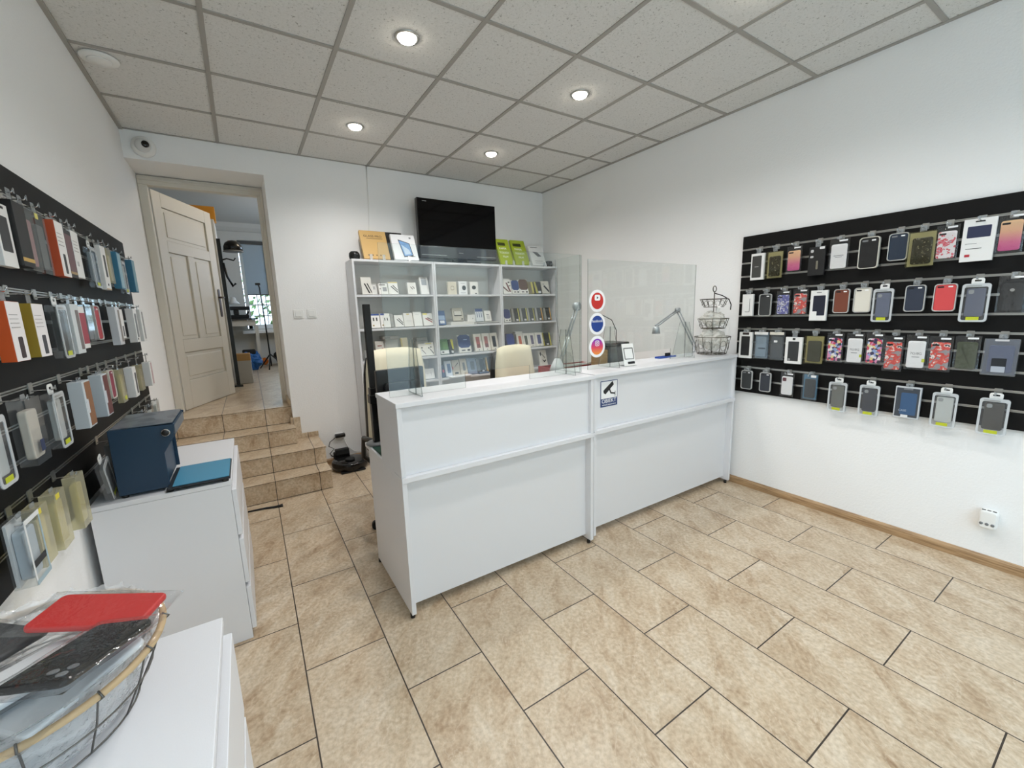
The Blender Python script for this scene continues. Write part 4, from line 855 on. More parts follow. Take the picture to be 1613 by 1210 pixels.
LEFT = [
 ('carton', 1, ctr(1.864, .088), 1.634, .088, .176, 'white box with dark case window, cut by the picture edge in the top row', 'edge-cut white box', dict(extra=[win(-.05, .52, .7, .56, (52, 54, 56)), ('hang_hole', 0, .94, .4, .04, (30, 30, 30))])),
 ('carton', 1, ctr(1.956), 1.644, .085, .188, 'black box with a gold stripe in the top row of the doorway wall', 'black and gold box', dict(body=(22, 22, 22), dep=.03, extra=[('gold_stripe', 0, .11, .98, .06, (196, 160, 84))])),
 ('clearbox', 1, ctr(2.046), 1.639, .085, .198, 'clear pack with dusty pink case beside the black and gold box', 'dusty pink pack', dict(case=(170, 128, 130))),
 ('clearbox', 1, ctr(2.145), 1.638, .085, .198, 'clear pack with ash grey case and yellow corner label', 'ash grey pack', dict(case=(104, 106, 104), extra=[('yellow_label', -.3, .94, .3, .09, (214, 204, 110))])),
 ('carton', 1, ctr(2.298), 1.643, .085, .198, 'white box with orange sides in the top row', 'orange-sided top-row box', dict(body=(196, 84, 48), dep=.028, extra=[('front', 0, .5, .99, .99, (234, 232, 230)), win(.02, .24, .3, .36, (44, 44, 46))] + TXT)),
 ('carton', 1, ctr(2.417), 1.649, .085, .183, 'dark box with mauve case picture in the top row', 'mauve picture box', dict(body=(40, 34, 38), extra=[('picture', 0, .5, .86, .8, (112, 84, 88)), ('gold_stripe', 0, .1, .9, .05, (170, 140, 96))])),
 ('carton', 1, ctr(2.508), 1.655, .085, .186, 'white box with small print only in the top row', 'small print box', dict(extra=TXT + [('print', -.2, .3, .2, .1, (190, 190, 190))])),
 ('blister', 1, ctr(2.727), 1.630, .092, .205, 'clear moulded pack with pale case and green label in the top row', 'green-labelled moulded pack', dict(case=(168, 176, 178))),
 ('carton', 1, ctr(2.925), 1.632, .09, .210, 'white box with narrow dark window in the top row near the doorway', 'narrow-window white box', dict(extra=[win(.05, .55, .36, .5, (70, 72, 74)), ('camera_print', -.05, .12, .2, .05, (30, 30, 32)), ('gold_stripe', 0, .02, .98, .02, (196, 160, 110))])),
 ('clearbox', 1, ctr(3.030), 1.670, .08, .174, 'beige clear pack beside the narrow-window white box', 'beige clear pack', dict(case=(206, 198, 178), body='CREAM')),
 ('carton', 1, ctr(3.188), 1.653, .085, .194, 'light blue box near the doorway, first of the two blue ones', 'nearer light blue box', dict(body=(62, 122, 152), dep=.03, extra=[('front', .05, .5, .8, .94, (150, 182, 194))])),
 ('blister', 1, ctr(3.313), 1.633, .085, .208, 'clear pack with green label between the two light blue boxes', 'pack between the blue boxes', dict(case=(204, 212, 206))),
 ('carton', 1, ctr(3.560), 1.655, .085, .193, 'light blue box at the doorway end of the top row', 'doorway-end light blue box', dict(body=(60, 116, 146), dep=.03, extra=[('front', .05, .5, .8, .94, (122, 158, 170))])),
 ('carton', 2, ctr(1.767, .086), 1.370, .086, .164, 'white box with bright orange side at the picture edge', 'bright orange-sided box', dict(body=(206, 84, 28), dep=.03, extra=[('front', 0, .5, .99, .99, (236, 232, 232)), win(.05, .23, .34, .36, (52, 34, 36))] + TXT)),
 ('carton', 2, ctr(1.934, .086), 1.371, .086, .162, 'white box with mustard gold side in the second row', 'mustard-sided box', dict(body=(158, 134, 44), dep=.03, extra=[('front', 0, .5, .99, .99, (236, 232, 232)), win(.05, .23, .34, .36, (58, 58, 64))] + TXT)),
 ('blister', 2, ctr(2.147, .095), 1.351, .095, .210, 'large white-rimmed pack with charcoal case and lime label', 'charcoal moulded pack', dict(case=(70, 72, 72), dep=.03)),
 ('carton', 2, ctr(2.289), 1.357, .088, .186, 'pale grey box with tapering brown window in the second row', 'pale grey box', dict(body=(206, 212, 214), dep=.028, extra=[win(.2, .48, .4, .8, (118, 108, 106))])),
 ('carton', 2, ctr(2.395), 1.371, .085, .166, 'white box with raspberry red front in the second row', 'raspberry red box', dict(extra=[('front', 0, .48, .98, .74, (158, 52, 66))])),
 ('clearbox', 2, ctr(2.490), 1.391, .08, .156, 'clear pack with smoke grey case beside the raspberry red box', 'smoke grey pack', dict(case=(120, 124, 130))),
 ('frame', 2, ctr(2.644), 1.395, .086, .153, 'clear-rimmed crimson case in the second row of the doorway wall', 'crimson case', dict(case=(168, 38, 48))),
 ('carton', 2, ctr(2.936), 1.359, .088, .190, 'white-grey box with taupe window beside a slim orange box', 'taupe window box', dict(body=(206, 208, 212), dep=.03, extra=[win(.2, .5, .4, .84, (136, 128, 120))])),
 ('carton', 2, ctr(3.028, .08), 1.387, .08, .153, 'slim white box with orange side near the doorway', 'slim orange-sided box', dict(body=(200, 84, 40), dep=.024, extra=[('front', 0, .5, .99, .99, (232, 230, 228)), win(.05, .25, .3, .36, (40, 40, 42))])),
 ('carton', 2, ctr(3.318), 1.355, .088, .194, 'white box with dark slanted window, second from the doorway end', 'slanted-window box', dict(dep=.035, extra=[win(0, .5, .5, .7, (120, 122, 124)), ('camera_print', -.2, .1, .2, .06, (20, 20, 22))])),
 ('carton', 2, ctr(3.512), 1.353, .088, .194, 'white and grey box at the doorway end of the second row', 'white and grey end box', dict(dep=.035, extra=[win(.2, .5, .44, .86, (150, 148, 146))])),
 ('blister', 3, ctr(1.555, .09), 1.077, .09, .200, 'milky moulded pack with lime label cut by the picture edge', 'edge-cut milky pack', dict(case=(196, 202, 200))),
 ('clearbox', 3, ctr(1.746, .098), 1.082, .098, .186, 'clear hexagonal-looking box with white filling and navy sticker', 'navy sticker box', dict(case=(206, 198, 186), dep=.035, extra=[('navy_sticker', .05, .26, .26, .18, (44, 56, 88))])),
 ('blister', 3, ctr(1.952, .092), 1.075, .092, .204, 'milky white moulded pack with lime label in the third row', 'milky white pack', dict(case=(206, 208, 204), dep=.03)),
 ('carton', 3, ctr(2.195), 1.087, .088, .173, 'pale-sided box with tan brown case front', 'tan brown box', dict(body=(196, 204, 210), dep=.04, extra=[('front', .12, .5, .76, .94, (142, 98, 66)), ('white_corner', -.24, .46, .28, .3, (206, 212, 218))])),
 ('carton', 3, ctr(2.441), 1.083, .088, .175, 'pale-sided box with oxblood brown case front', 'oxblood box', dict(body=(196, 204, 210), dep=.04, extra=[('front', .12, .5, .76, .94, (104, 54, 52)), ('white_corner', -.24, .46, .28, .3, (206, 212, 218))])),
 ('clearbox', 3, ctr(2.534, .08), 1.106, .08, .152, 'cream clear pack beside the oxblood box', 'cream pack of the third row', dict(case=(216, 210, 188), body='CREAM')),
 ('frame', 3, ctr(2.680), 1.120, .08, .134, 'wine red case in the third row of the doorway wall', 'wine red case', dict(case=(140, 48, 70), body='CREAMR')),
 ('clearbox', 3, ctr(2.826), 1.078, .085, .166, 'pale yellow clear pack with lime sticker', 'pale yellow pack', dict(case=(206, 200, 150), body='CREAM', extra=[('lime_label', .1, .12, .5, .12, (200, 204, 60))])),
 ('carton', 3, ctr(3.033), 1.073, .085, .160, 'white box with dark window in the third row near the doorway', 'dark-window third-row box', dict(dep=.035, extra=[win(.15, .45, .4, .7, (90, 88, 90))])),
 ('clearbox', 3, ctr(3.243), 1.079, .085, .150, 'clear pack with beige case, second from the third row end', 'beige third-row pack', dict(case=(176, 168, 156), body='CREAM', dep=.03)),
 ('carton', 3, ctr(3.512), 1.072, .085, .150, 'white box with rose front at the doorway end of the third row', 'rose end box', dict(dep=.035, extra=[('front', .2, .5, .5, .9, (196, 168, 170))])),
 ('clearbox', 4, ctr(1.563, .09), .812, .09, .176, 'white-framed clear case with a black strap band', 'black strap pack', dict(case=(186, 196, 204), case2=(222, 224, 226), dep=.04, extra=[('strap_band', 0, .3, .98, .1, (26, 27, 32)), ('frame_edge', -.45, .5, .09, .98, (226, 228, 228)), ('frame_edge', .45, .5, .09, .98, (160, 182, 192)), ('frame_edge', 0, .96, .98, .07, (226, 228, 228)), ('frame_edge', 0, .04, .98, .07, (160, 182, 192))])),
 ('clearbox', 4, ctr(1.652), .815, .082, .165, 'cream tinted pack with yellow label beside the black strap pack', 'first cream pack', dict(case=(214, 206, 160), body='CREAM', dep=.032, extra=[('yellow_label', -.2, .93, .34, .09, (220, 204, 70))])),
 ('clearbox', 4, ctr(1.786), .801, .082, .175, 'cream tinted pack with yellow label, middle of the three', 'middle cream pack', dict(case=(214, 206, 160), body='CREAM', dep=.032, extra=[('yellow_label', -.2, .93, .34, .09, (220, 204, 70))])),
 ('clearbox', 4, ctr(1.970), .788, .082, .182, 'cream tinted pack nearest the blue machine', 'cream pack nearest the machine', dict(case=(210, 202, 150), body='CREAM', dep=.032)),
 ('carton', 4, 2.42, .790, .085, .165, 'grey box half hidden behind the blue machine', 'half-hidden grey box', dict(body=(150, 148, 146), dep=.03, extra=[('front', .1, .5, .7, .9, (176, 170, 166))])),
 ('clearbox', 4, 3.12, .800, .085, .165, 'white clear pack beyond the blue machine, nearest it', 'pack beyond the machine', dict(case=(214, 214, 210), dep=.03)),
 ('clearbox', 4, 3.32, .800, .085, .165, 'white clear pack beyond the blue machine, second one', 'second pack beyond the machine', dict(case=(206, 206, 200), dep=.03)),
 ('clearbox', 4, 3.52, .800, .085, .165, 'pale pack at the doorway end of the lowest row', 'lowest-row end pack', dict(case=(200, 202, 196), dep=.03)),
]
SPECIAL['CREAMR'] = mat('pack_rim_cream', (214, 210, 198), .35)
run('L', LEFT)
# a moulded pack that slipped off its hook and leans on the chest top
t = pack('blister', 'L', 0, 2.27, .79, .085, .19, 'moulded pack with silver case leaning askew on the drawers beside the blue machine', 'leaning pack', case=(120, 122, 122), nohook=True, dep=.026)
t.rotation_euler = (0, -.36, PI/2); t.location = (-.53, 2.20, .793)

# ------------------------------------------------------------------ shelving on the back wall
SHZ = (1.664, 1.342, 1.030, .782, .45, .10)
def bookcase(k, x0, label):
    t = thing('shelving_unit', label, 'shelving', (0, 0, 0), group='white shelving units on the back wall'); x1 = x0 + .798; y0, y1 = 4.135, 4.404
    for x in (x0, x1 - .018): bx('side_panel', (x, y0, 0), (x + .018, y1, 1.968), WHITE, t, .001)
    bx('top_board', (x0, y0, 1.9685), (x1, y1, 1.99), WHITE, t, .001)
    bx('back_board', (x0 + .018, y1 - .006, .0), (x1 - .018, y1, 1.968), mat('back_board_white', (222, 221, 216), .6), t)
    for z in SHZ: bx('shelf_board', (x0 + .0185, y0 + .004, z - .020), (x1 - .0185, y1 - .0065, z), WHITE, t, .001)
bookcase(0, .915, 'white shelving unit with charger boxes, nearest the doorway')
bookcase(1, 1.715, 'white shelving unit under the television')
bookcase(2, 2.515, 'white shelving unit with black and gold boxes in the wall corner')
def box(row, x, w, h, label, body=(228, 227, 222), prints=(), d=.03, lean=.27, yaw=0, y=4.175, z=None, cat='box', name='product_box', group=None):
    zz = (SHZ[row] if z is None else z) + .0008 + d*math.sin(lean)
    t = MB().prism([(-w/2, 0), (w/2, 0), (w/2, h), (-w/2, h)], 0, d).build(name, col(body), bevel=.0012)
    t.location = (x, y, zz); t.rotation_euler = (-lean, 0, yaw); tag(t, label, cat, group or ['boxes on the top shelf', 'boxes on the second shelf', 'boxes on the third shelf', 'boxes on the fourth shelf', 'boxes', 'boxes', 'boxes on top of the shelving'][row])
    for i, e in enumerate(prints):
        k = -.0005 - .0003*i
        if e[0] == 'text': text(e[5], e[3]*h, col(e[4]), t, (e[1]*w, k, e[2]*h), sx=e[6] if len(e) > 6 else 1)
        elif e[0] == 'poly': MB().prism([(a*w, b_*h) for a, b_ in e[1]], k, .0001).build('print', col(e[2]), t)
        else: MB().prism(rrect(e[1]*w, e[2]*h, e[3]*w, e[4]*h, e[6] if len(e) > 6 else .0015, 2), k, .0001).build(e[0], col(e[5]), t)
    return t
BK = (30, 30, 32); stripes = [('poly', [(-.25, .62), (-.12, .62), (.28, .05), (.12, .05)], BK), ('poly', [(.02, .62), (.14, .62), (.44, .12), (.40, .05)], BK)]
cable = [('poly', [(-.25, .62), (-.17, .66), (.42, .2), (.42, .1)], BK), ('poly', [(-.05, .70), (.03, .74), (.44, .36), (.44, .28)], BK)]
hexp = lambda c: [('poly', [(-.5, .38), (-.3, .26), (.3, .26), (.5, .38), (.5, .9), (.3, 1), (-.3, 1), (-.5, .9)], c), ('print', -.15, .12, .3, .06, (60, 60, 62)), ('print', .28, .12, .22, .1, (50, 50, 52))]
# first unit
box(0, 1.045, .095, .168, 'grey-white tall box with dark diagonal stripes on the top shelf', (206, 204, 196), stripes)
box(0, 1.130, .05, .108, 'white box edge behind the picture box on the top shelf', prints=[('print', 0, .6, .5, .3, (170, 170, 168))], y=4.24)
box(0, 1.200, .085, .106, 'white box with grey picture and dark top line on the top shelf', prints=[('print', -.1, .86, .7, .07, BK), ('picture', .15, .45, .45, .4, (150, 152, 154)), ('print', -.35, .5, .08, .1, BK)])
box(0, 1.298, .095, .122, 'white box with yellow top edge and diagonal cables on the top shelf', prints=[('yellow_edge', 0, .95, .98, .07, (206, 188, 110))] + cable)
box(0, 1.490, .09, .118, 'white box with two short cable prints on the top shelf', prints=[('poly', [(-.2, .62), (-.12, .64), (.1, .42), (.05, .38)], BK), ('poly', [(.05, .66), (.12, .68), (.3, .5), (.26, .45)], BK)])
box(0, 1.625, .09, .178, 'tall white box with grey picture at the end of the top shelf', (224, 224, 222), [('picture', 0, .7, .6, .36, (150, 156, 162)), ('print', 0, .93, .6, .04, (90, 92, 96))])
box(1, 1.095, .095, .140, 'white box with two plug prints and blue edge beside the pole', prints=[('blue_top', 0, .93, .98, .12, (46, 76, 140)), ('print', -.12, .6, .13, .24, BK), ('print', .2, .6, .13, .24, BK), ('print', -.2, .16, .16, .09, (150, 130, 70))])
box(1, 1.197, .095, .142, 'white box with two plug prints and blue corner, second one', prints=[('blue_corner', -.25, .93, .4, .12, (46, 76, 140)), ('print', -.05, .58, .09, .2, BK), ('print', .22, .58, .09, .2, BK), ('print', -.3, .16, .16, .09, (150, 130, 70))])
box(1, 1.262, .03, .132, 'grey box edge standing between white boxes on the second shelf', (150, 150, 146))
box(1, 1.332, .09, .120, 'white box with diagonal cable print on the second shelf', prints=cable)
box(1, 1.430, .095, .140, 'white box with faint gold mark on the second shelf', (220, 218, 212), [('print', 0, .9, .3, .08, (196, 176, 110)), ('print', 0, .4, .5, .02, (180, 180, 178))])
box(1, 1.530, .09, .150, 'plain white box on the second shelf', (230, 230, 226), [('print', 0, .8, .5, .02, (190, 190, 188))])
box(1, 1.640, .105, .132, 'white box with yellow corner and red cable on the second shelf', prints=[('yellow_edge', -.25, .93, .45, .1, (216, 204, 84)), ('poly', [(-.3, .55), (-.2, .62), (.4, .3), (.42, .2)], (150, 60, 60)), ('poly', [(-.1, .6), (0, .66), (.44, .46), (.44, .38)], (110, 70, 70))])
for nm, x, r_, h_, c_, lb in (('storage_jar', 1.03, .03, .075, (60, 62, 64), 'small dark round jar on the third shelf'),):
    t = thing(nm, lb, 'jar', (x, 4.22, SHZ[2] + .10)); MB().lathe([(r_, 0), (r_, h_*.7), (r_*.8, h_*.8)], n=24).build('body', GREY, t); MB().lathe([(r_*.95, h_*.8), (r_*.95, h_), (0, h_)], n=24).build('lid', BLACK, t)
box(2, 1.03, .10, .10, 'white box under the dark jar on the third shelf', y=4.18, d=.10, lean=0)
t = box(2, 1.125, .085, .185, 'white wall charger pack with red print on the third shelf', (226, 222, 214), [('print', 0, .74, .5, .05, (150, 70, 60)), ('print', .3, .55, .2, .12, (170, 60, 50)), ('print', -.2, .3, .12, .2, (120, 118, 114))])
box(2, 1.232, .165, .03, 'long flat grey carton lying high on the third shelf', (150, 148, 142), [('print', -.2, .5, .3, .5, (110, 110, 108))], d=.12, lean=0, z=SHZ[2] + .201)
box(2, 1.25, .14, .20, 'white carton under the long flat grey one', (214, 212, 206), d=.10, lean=0, y=4.24)
box(2, 1.378, .07, .205, 'cream box with yellow edge beside the clear screen edge', (220, 210, 178), [('yellow_edge', -.4, .5, .14, .96, (206, 186, 104))])
box(2, 1.555, .08, .130, 'white box with black dot print on the third shelf', (228, 226, 218), [('print', 0, .66, .22, .12, BK, .008), ('poly', [(-.1, .5), (0, .54), (.4, .2), (.42, .1)], (120, 118, 116))])
box(2, 1.640, .095, .138, 'white box with yellow top and two cable prints on the third shelf', (228, 226, 218), [('yellow_edge', -.1, .92, .7, .07, (214, 202, 96)), ('print', -.1, .58, .14, .1, BK), ('print', .15, .64, .14, .1, BK), ('poly', [(-.05, .5), (.05, .54), (.42, .15), (.36, .06)], (130, 128, 126))])
box(2, 1.597, .12, .03, 'flat grey carton lying behind the dotted boxes on the third shelf', (190, 188, 182), d=.10, lean=0, y=4.29, z=SHZ[2] + .161)
box(2, 1.6, .13, .16, 'grey carton standing behind the dotted boxes', (176, 174, 168), d=.08, lean=0, y=4.30)
box(3, 1.620, .105, .108, 'white box with small lightning cable print on the fourth shelf', (234, 234, 232), [('print', .15, .5, .04, .3, (170, 172, 176)), ('print', -.2, .5, .2, .05, (190, 190, 192))])
# second unit
box(0, 1.930, .10, .132, 'square cream box with round-cornered device print on the top shelf', (216, 208, 190), [('print', 0, .5, .4, .34, (164, 152, 134), .010), ('print', 0, .5, .3, .24, (216, 208, 190), .006)], lean=.05)
box(0, 2.055, .10, .138, 'white box with black speaker print on the top shelf', (236, 236, 236), [('picture', .12, .5, .46, .36, (52, 54, 58), .02), ('print', 0, .12, .6, .03, (120, 122, 130)), ('print', 0, .86, .5, .025, (120, 122, 130))], lean=.05)
box(0, 2.190, .10, .134, 'white box with black oval device print on the top shelf', (232, 230, 224), [('picture', -.02, .55, .5, .30, (34, 35, 38), .018), ('print', .2, .07, .25, .06, (70, 70, 72))], lean=.05)
box(1, 1.795, .085, .155, 'blue and white box beside the divider on the second shelf', (70, 96, 140), [('print', 0, .5, .8, .3, (150, 172, 200)), ('print', 0, .2, .6, .2, (220, 224, 230))])
box(1, 1.985, .125, .142, 'grey box with framed black device on the second shelf', (184, 178, 164), [('picture', 0, .56, .74, .42, (120, 118, 112), .006), ('picture', 0, .58, .66, .34, (196, 192, 182), .004), ('print', 0, .40, .7, .07, BK), ('print', .34, .12, .16, .09, BK)], z=SHZ[1] + .037)
box(1, 2.020, .28, .034, 'flat white carton lying under the framed device box', (226, 224, 218), d=.15, lean=0, y=4.15)
box(1, 2.155, .095, .082, 'small white cube box on the second shelf', (226, 224, 220), [('print', .2, .5, .08, .1, BK, .003)], d=.06, lean=0, z=SHZ[1] + .021, y=4.21)
box(1, 2.250, .095, .146, 'clear carded pack with blue top on the second shelf', (200, 204, 208), [('blue_top', 0, .87, .98, .24, (64, 78, 130)), ('print', -.3, .5, .08, .4, (80, 90, 120)), ('print', -.02, .5, .08, .4, (80, 90, 120)), ('print', .26, .5, .08, .4, (80, 90, 120))], z=SHZ[1] + .021)
box(1, 2.355, .085, .118, 'white box with earphone print on the second shelf', (224, 222, 216), [('print', 0, .62, .4, .05, BK), ('picture', .05, .36, .5, .4, (196, 194, 190), .01)], z=SHZ[1] + .021)
box(1, 2.335, .30, .018, 'thin dark-edged tray under the carded packs on the second shelf', (206, 205, 200), [('print', 0, .4, .99, .4, (60, 60, 62))], d=.17, lean=0, y=4.15)
box(2, 1.805, .10, .165, 'green and white box beside the divider on the third shelf', (72, 112, 62), [('print', .1, .55, .5, .5, (96, 138, 78)), ('white_foot', 0, .13, .98, .24, (222, 224, 220)), ('print', -.2, .13, .2, .1, BK)])
box(2, 1.890, .05, .158, 'black box with yellow slanted side on the third shelf', (34, 34, 34), [('poly', [(-.1, .98), (.46, .98), (.48, .3), (.2, .3)], (196, 190, 60)), ('print', .1, .12, .5, .16, (206, 206, 204))])
box(2, 2.050, .15, .197, 'large white box with blue hexagon top on the third shelf', (222, 220, 212), hexp((40, 58, 112)) + [('print', .1, .72, .3, .05, (150, 166, 206))])
for x, c_, lb in ((2.222, (168, 92, 86), 'white phone box with coral screen, nearer the blue hexagon box'), (2.328, (160, 96, 90), 'white phone box with coral screen, nearer the middle chair'), (2.432, (44, 48, 58), 'white phone box with dark screen behind the middle chair')):
    box(2, x, .098, .20, lb, (220, 215, 204), [('screen_print', 0, .5, .46, .64, c_, .004), ('screen_print', 0, .3, .44, .2, tuple(int(v*.72) for v in c_), .003), ('print', 0, .07, .14, .04, BK)])
box(3, 1.775, .04, .13, 'dark blue sleeve with a pink sticker on the fourth shelf', (72, 84, 112), [('sticker', .1, .5, .5, .22, (206, 92, 116))])
box(3, 1.842, .08, .172, 'pale box with steel blue window on the fourth shelf', (206, 212, 220), [('window', .08, .52, .5, .6, (94, 118, 156))])
box(3, 1.932, .088, .174, 'stone grey box with car mount print on the fourth shelf', (190, 182, 168), [('poly', [(-.3, .5), (-.22, .54), (.3, .82), (.34, .76)], BK), ('print', 0, .16, .5, .12, BK, .006), ('red_mark', -.44, .5, .1, .2, (170, 40, 46))])
box(3, 2.025, .085, .184, 'beige box with narrow grey window on the fourth shelf', (196, 188, 172), [('window', .05, .5, .34, .5, (112, 112, 112), .006)])
box(3, 2.130, .115, .178, 'blue-grey box with grey phone window on the fourth shelf', (138, 152, 172), [('window', .05, .52, .42, .54, (104, 112, 122), .006)])
box(3, 2.240, .10, .162, 'dark grey box with black front on the fourth shelf', (110, 112, 114), [('front', .18, .5, .6, .94, (52, 53, 54)), ('sticker', .25, .13, .26, .1, (210, 214, 218))])
box(3, 2.375, .115, .172, 'black box with gold edge behind the middle chair', (204, 164, 84), [('front', .0, .5, .76, .99, (46, 46, 46)), ('sticker', .2, .1, .26, .12, (200, 202, 206))])
t = tag(MB().prism(rrect(0, 0, .26, .10, .01), 0, .012, 'z').build('paper_stack', PW, loc=(1.95, 4.19, SHZ[3] + .001), rot=(0, 0, .1), bevel=.002), 'loose white papers lying at the front of the fourth shelf', 'papers')
t.location.y = 4.145
tag(bx('flat_pack', (2.195, 4.142, SHZ[3] + .001), (2.32, 4.196, SHZ[3] + .022), mat('flat_blue', (120, 138, 160), .5), bevel=.003), 'flat blue-grey pack lying on the fourth shelf', 'pack')
# third unit
box(0, 2.625, .11, .182, 'white box with two dark red slanted bars on the top shelf', prints=[('poly', [(-.46, .5), (-.46, .38), (.1, .1), (.16, .16)], (92, 42, 44)), ('poly', [(-.08, .72), (.08, .72), (.42, .14), (.24, .1)], (96, 44, 46)), ('print', .3, .74, .2, .08, BK), ('print', .34, .52, .18, .06, BK)])
box(0, 2.742, .10, .16, 'white box with blue hexagon top on the top shelf', (226, 224, 218), hexp((52, 72, 122)))
box(0, 2.858, .125, .172, 'white box with brown hexagon top on the top shelf', (226, 224, 218), hexp((92, 66, 52)))
box(0, 2.962, .08, .145, 'olive yellow box beside the brown hexagon box', (150, 138, 74), [('front', -.2, .5, .5, .98, (112, 104, 78)), ('poly', [(.1, .98), (.4, .98), (.46, .1), (.2, .1)], (196, 186, 84))])
box(0, 3.062, .105, .147, 'black box with yellow-green side on the top shelf', (44, 43, 38), [('poly', [(-.46, .98), (-.2, .98), (.0, .02), (-.3, .02)], (176, 168, 70)), ('sticker', .2, .12, .4, .18, (206, 206, 204))])
box(0, 3.180, .115, .157, 'pale box with dark slanted phone print on the top shelf', (214, 211, 202), [('poly', [(-.26, .6), (-.06, .66), (.44, .22), (.36, .08)], (60, 62, 70)), ('print', -.2, .75, .16, .08, (150, 150, 148))])
box(1, 2.615, .09, .152, 'white box with dark blue hexagon top on the second shelf', (224, 222, 216), hexp((46, 56, 104)))
for k, (x, g_, lb) in enumerate(((2.735, (206, 196, 90), 'black box with yellow edge, first of the row on the second shelf'), (2.850, (206, 196, 96), 'black box with yellow edge, second of the row on the second shelf'), (2.955, (190, 184, 90), 'black box with yellow edge, third of the row on the second shelf'),
                                 (3.075, (226, 172, 82), 'black box with amber edge, fourth of the row on the second shelf'), (3.205, (230, 178, 88), 'black box with amber edge, last of the row by the wall corner'))):
    box(1, x, .098, .16, lb, (150, 148, 140), [('front', .08, .5, .62, .98, (44, 44, 42)), ('poly', [(.39, .99), (.5, .99), (.5, .01), (.39, .01)], g_), ('sticker', .14, .11, .3, .13, (206, 204, 202))])
box(2, 2.640, .14, .18, 'dark box with royal blue hexagon front behind the middle chair', (40, 44, 70), [('poly', [(-.2, .2), (.4, .2), (.5, .4), (.5, .85), (.3, .98), (-.2, .98), (-.3, .6)], (50, 70, 140))])
for x, c_, lb in ((2.790, (190, 104, 80), 'white phone box with orange screen in the corner unit'), (2.878, (82, 84, 72), 'white phone box with olive screen in the corner unit'), (2.965, (92, 84, 112), 'white phone box with mauve screen in the corner unit'), (3.072, (52, 60, 112), 'white phone box with indigo screen in the corner unit')):
    box(2, x, .085 if x < 3 else .115, .17, lb, (222, 218, 208), [('screen_print', .02, .5, .46, .66, c_, .004), ('print', 0, .07, .14, .04, BK)])
box(2, 3.195, .11, .165, 'black box with yellow edge at the end of the third shelf', (206, 196, 96), [('front', -.06, .5, .78, .99, (44, 46, 44)), ('sticker', 0, .1, .3, .12, (206, 206, 206))])
box(2, 2.80, .10, .024, 'small flat white carton lying on the orange-screen phone box', (230, 228, 222), d=.06, lean=0, z=SHZ[2] + .172, y=4.235)
box(3, 3.130, .115, .198, 'pale box with diagonal cable print on the fourth shelf by the corner', (218, 214, 206), [('poly', [(-.36, .8), (-.2, .9), (-.12, .7), (-.3, .6)], BK), ('poly', [(-.1, .7), (0, .72), (.3, .5), (.2, .46)], (130, 126, 120)), ('poly', [(-.1, .4), (.1, .3), (.36, .38), (.3, .28), (.1, .2), (-.06, .3)], BK)])
# on top of the shelving
ZT = 1.99
t = box(6, 1.17, .25, .305, 'flat brown cardboard box lettered GLASS PRO on the shelving', (196, 160, 100), [('text', -.02, .80, .10, (40, 32, 24), 'GLASS PRO', 1.15), ('print', .04, .72, .62, .012, (40, 32, 24))] + [('print', -.3 + .15*i, .12, .05, .045, (96, 74, 46), .003) for i in range(5)], d=.035, lean=.44, z=ZT, y=4.19)
box(6, 1.375, .20, .315, 'black box edge behind the white tablet box', (24, 24, 25), d=.03, lean=.44, z=ZT, y=4.23)
box(6, 1.462, .245, .285, 'white box with a blue tablet picture on the shelving', (234, 236, 238), [('poly', [(-.22, .80), (.24, .66), (.30, .16), (-.10, .10)], BK), ('poly', [(-.19, .76), (.22, .64), (.27, .19), (-.08, .14)], (120, 164, 214)), ('poly', [(-.12, .6), (.16, .4), (.22, .24), (-.04, .2)], (196, 216, 236)), ('print', .3, .88, .08, .06, (120, 122, 126)), ('print', .28, .14, .16, .02, (90, 92, 96))], d=.035, lean=.44, z=ZT, y=4.185)
GREEN = (158, 176, 42)
for x, w_, lb in ((2.645, .172, 'lime green box lettered PAPER TOUCH FILM beside the television'), (2.86, .195, 'lime green box lettered PAPER TOUCH FILM beside the white box')):
    box(6, x, w_, .325, lb, GREEN, [('black_band', -.1, .80, .58, .12, (52, 58, 22)), ('text', -.08, .62, .105, (244, 246, 236), 'PAPER', 1.05), ('text', -.05, .45, .105, (244, 246, 236), 'TOUCH', 1.05), ('text', -.02, .29, .105, (244, 246, 236), 'FILM', 1.05)], d=.03, lean=.44, z=ZT, y=4.185)
box(6, 3.10, .20, .27, 'white box with slanted dark tablet picture beside the black cube', (226, 227, 226), [('print', -.1, .9, .5, .035, (110, 112, 114)), ('poly', [(-.28, .68), (.06, .66), (.30, .46), (.02, .44)], (96, 98, 102)), ('print', 0, .22, .6, .02, (150, 152, 154)), ('print', 0, .12, .6, .02, (150, 152, 154))], d=.03, lean=.44, z=ZT, y=4.185)
for i, (x, lb) in enumerate(((1.10, 'clear little easel foot under the cardboard box'), (1.22, 'clear little easel foot at the cardboard box corner'), (1.47, 'clear little easel foot under the white tablet box'), (2.60, 'clear little easel foot under the green box by the television'), (2.70, 'clear little easel foot between the two green boxes'), (2.83, 'clear little easel foot under the second green box'), (2.93, 'clear little easel foot at the second green box corner'), (3.14, 'clear little easel foot under the white slanted-tablet box'))):
    tag(MB().prism([(4.142, ZT + .0005), (4.196, ZT + .0005), (4.196, ZT + .004), (4.160, ZT + .006), (4.156, ZT + .05), (4.150, ZT + .05)], x - .012, x + .012, 'x').build('easel_foot', clear('easel_plastic', (240, 242, 240), .35, .1)), lb, 'easel', 'easel feet on the shelving')
t = thing('round_speaker', 'black round speaker at the doorway end of the shelving top', 'speaker', (.968, 4.24, ZT + .0005))
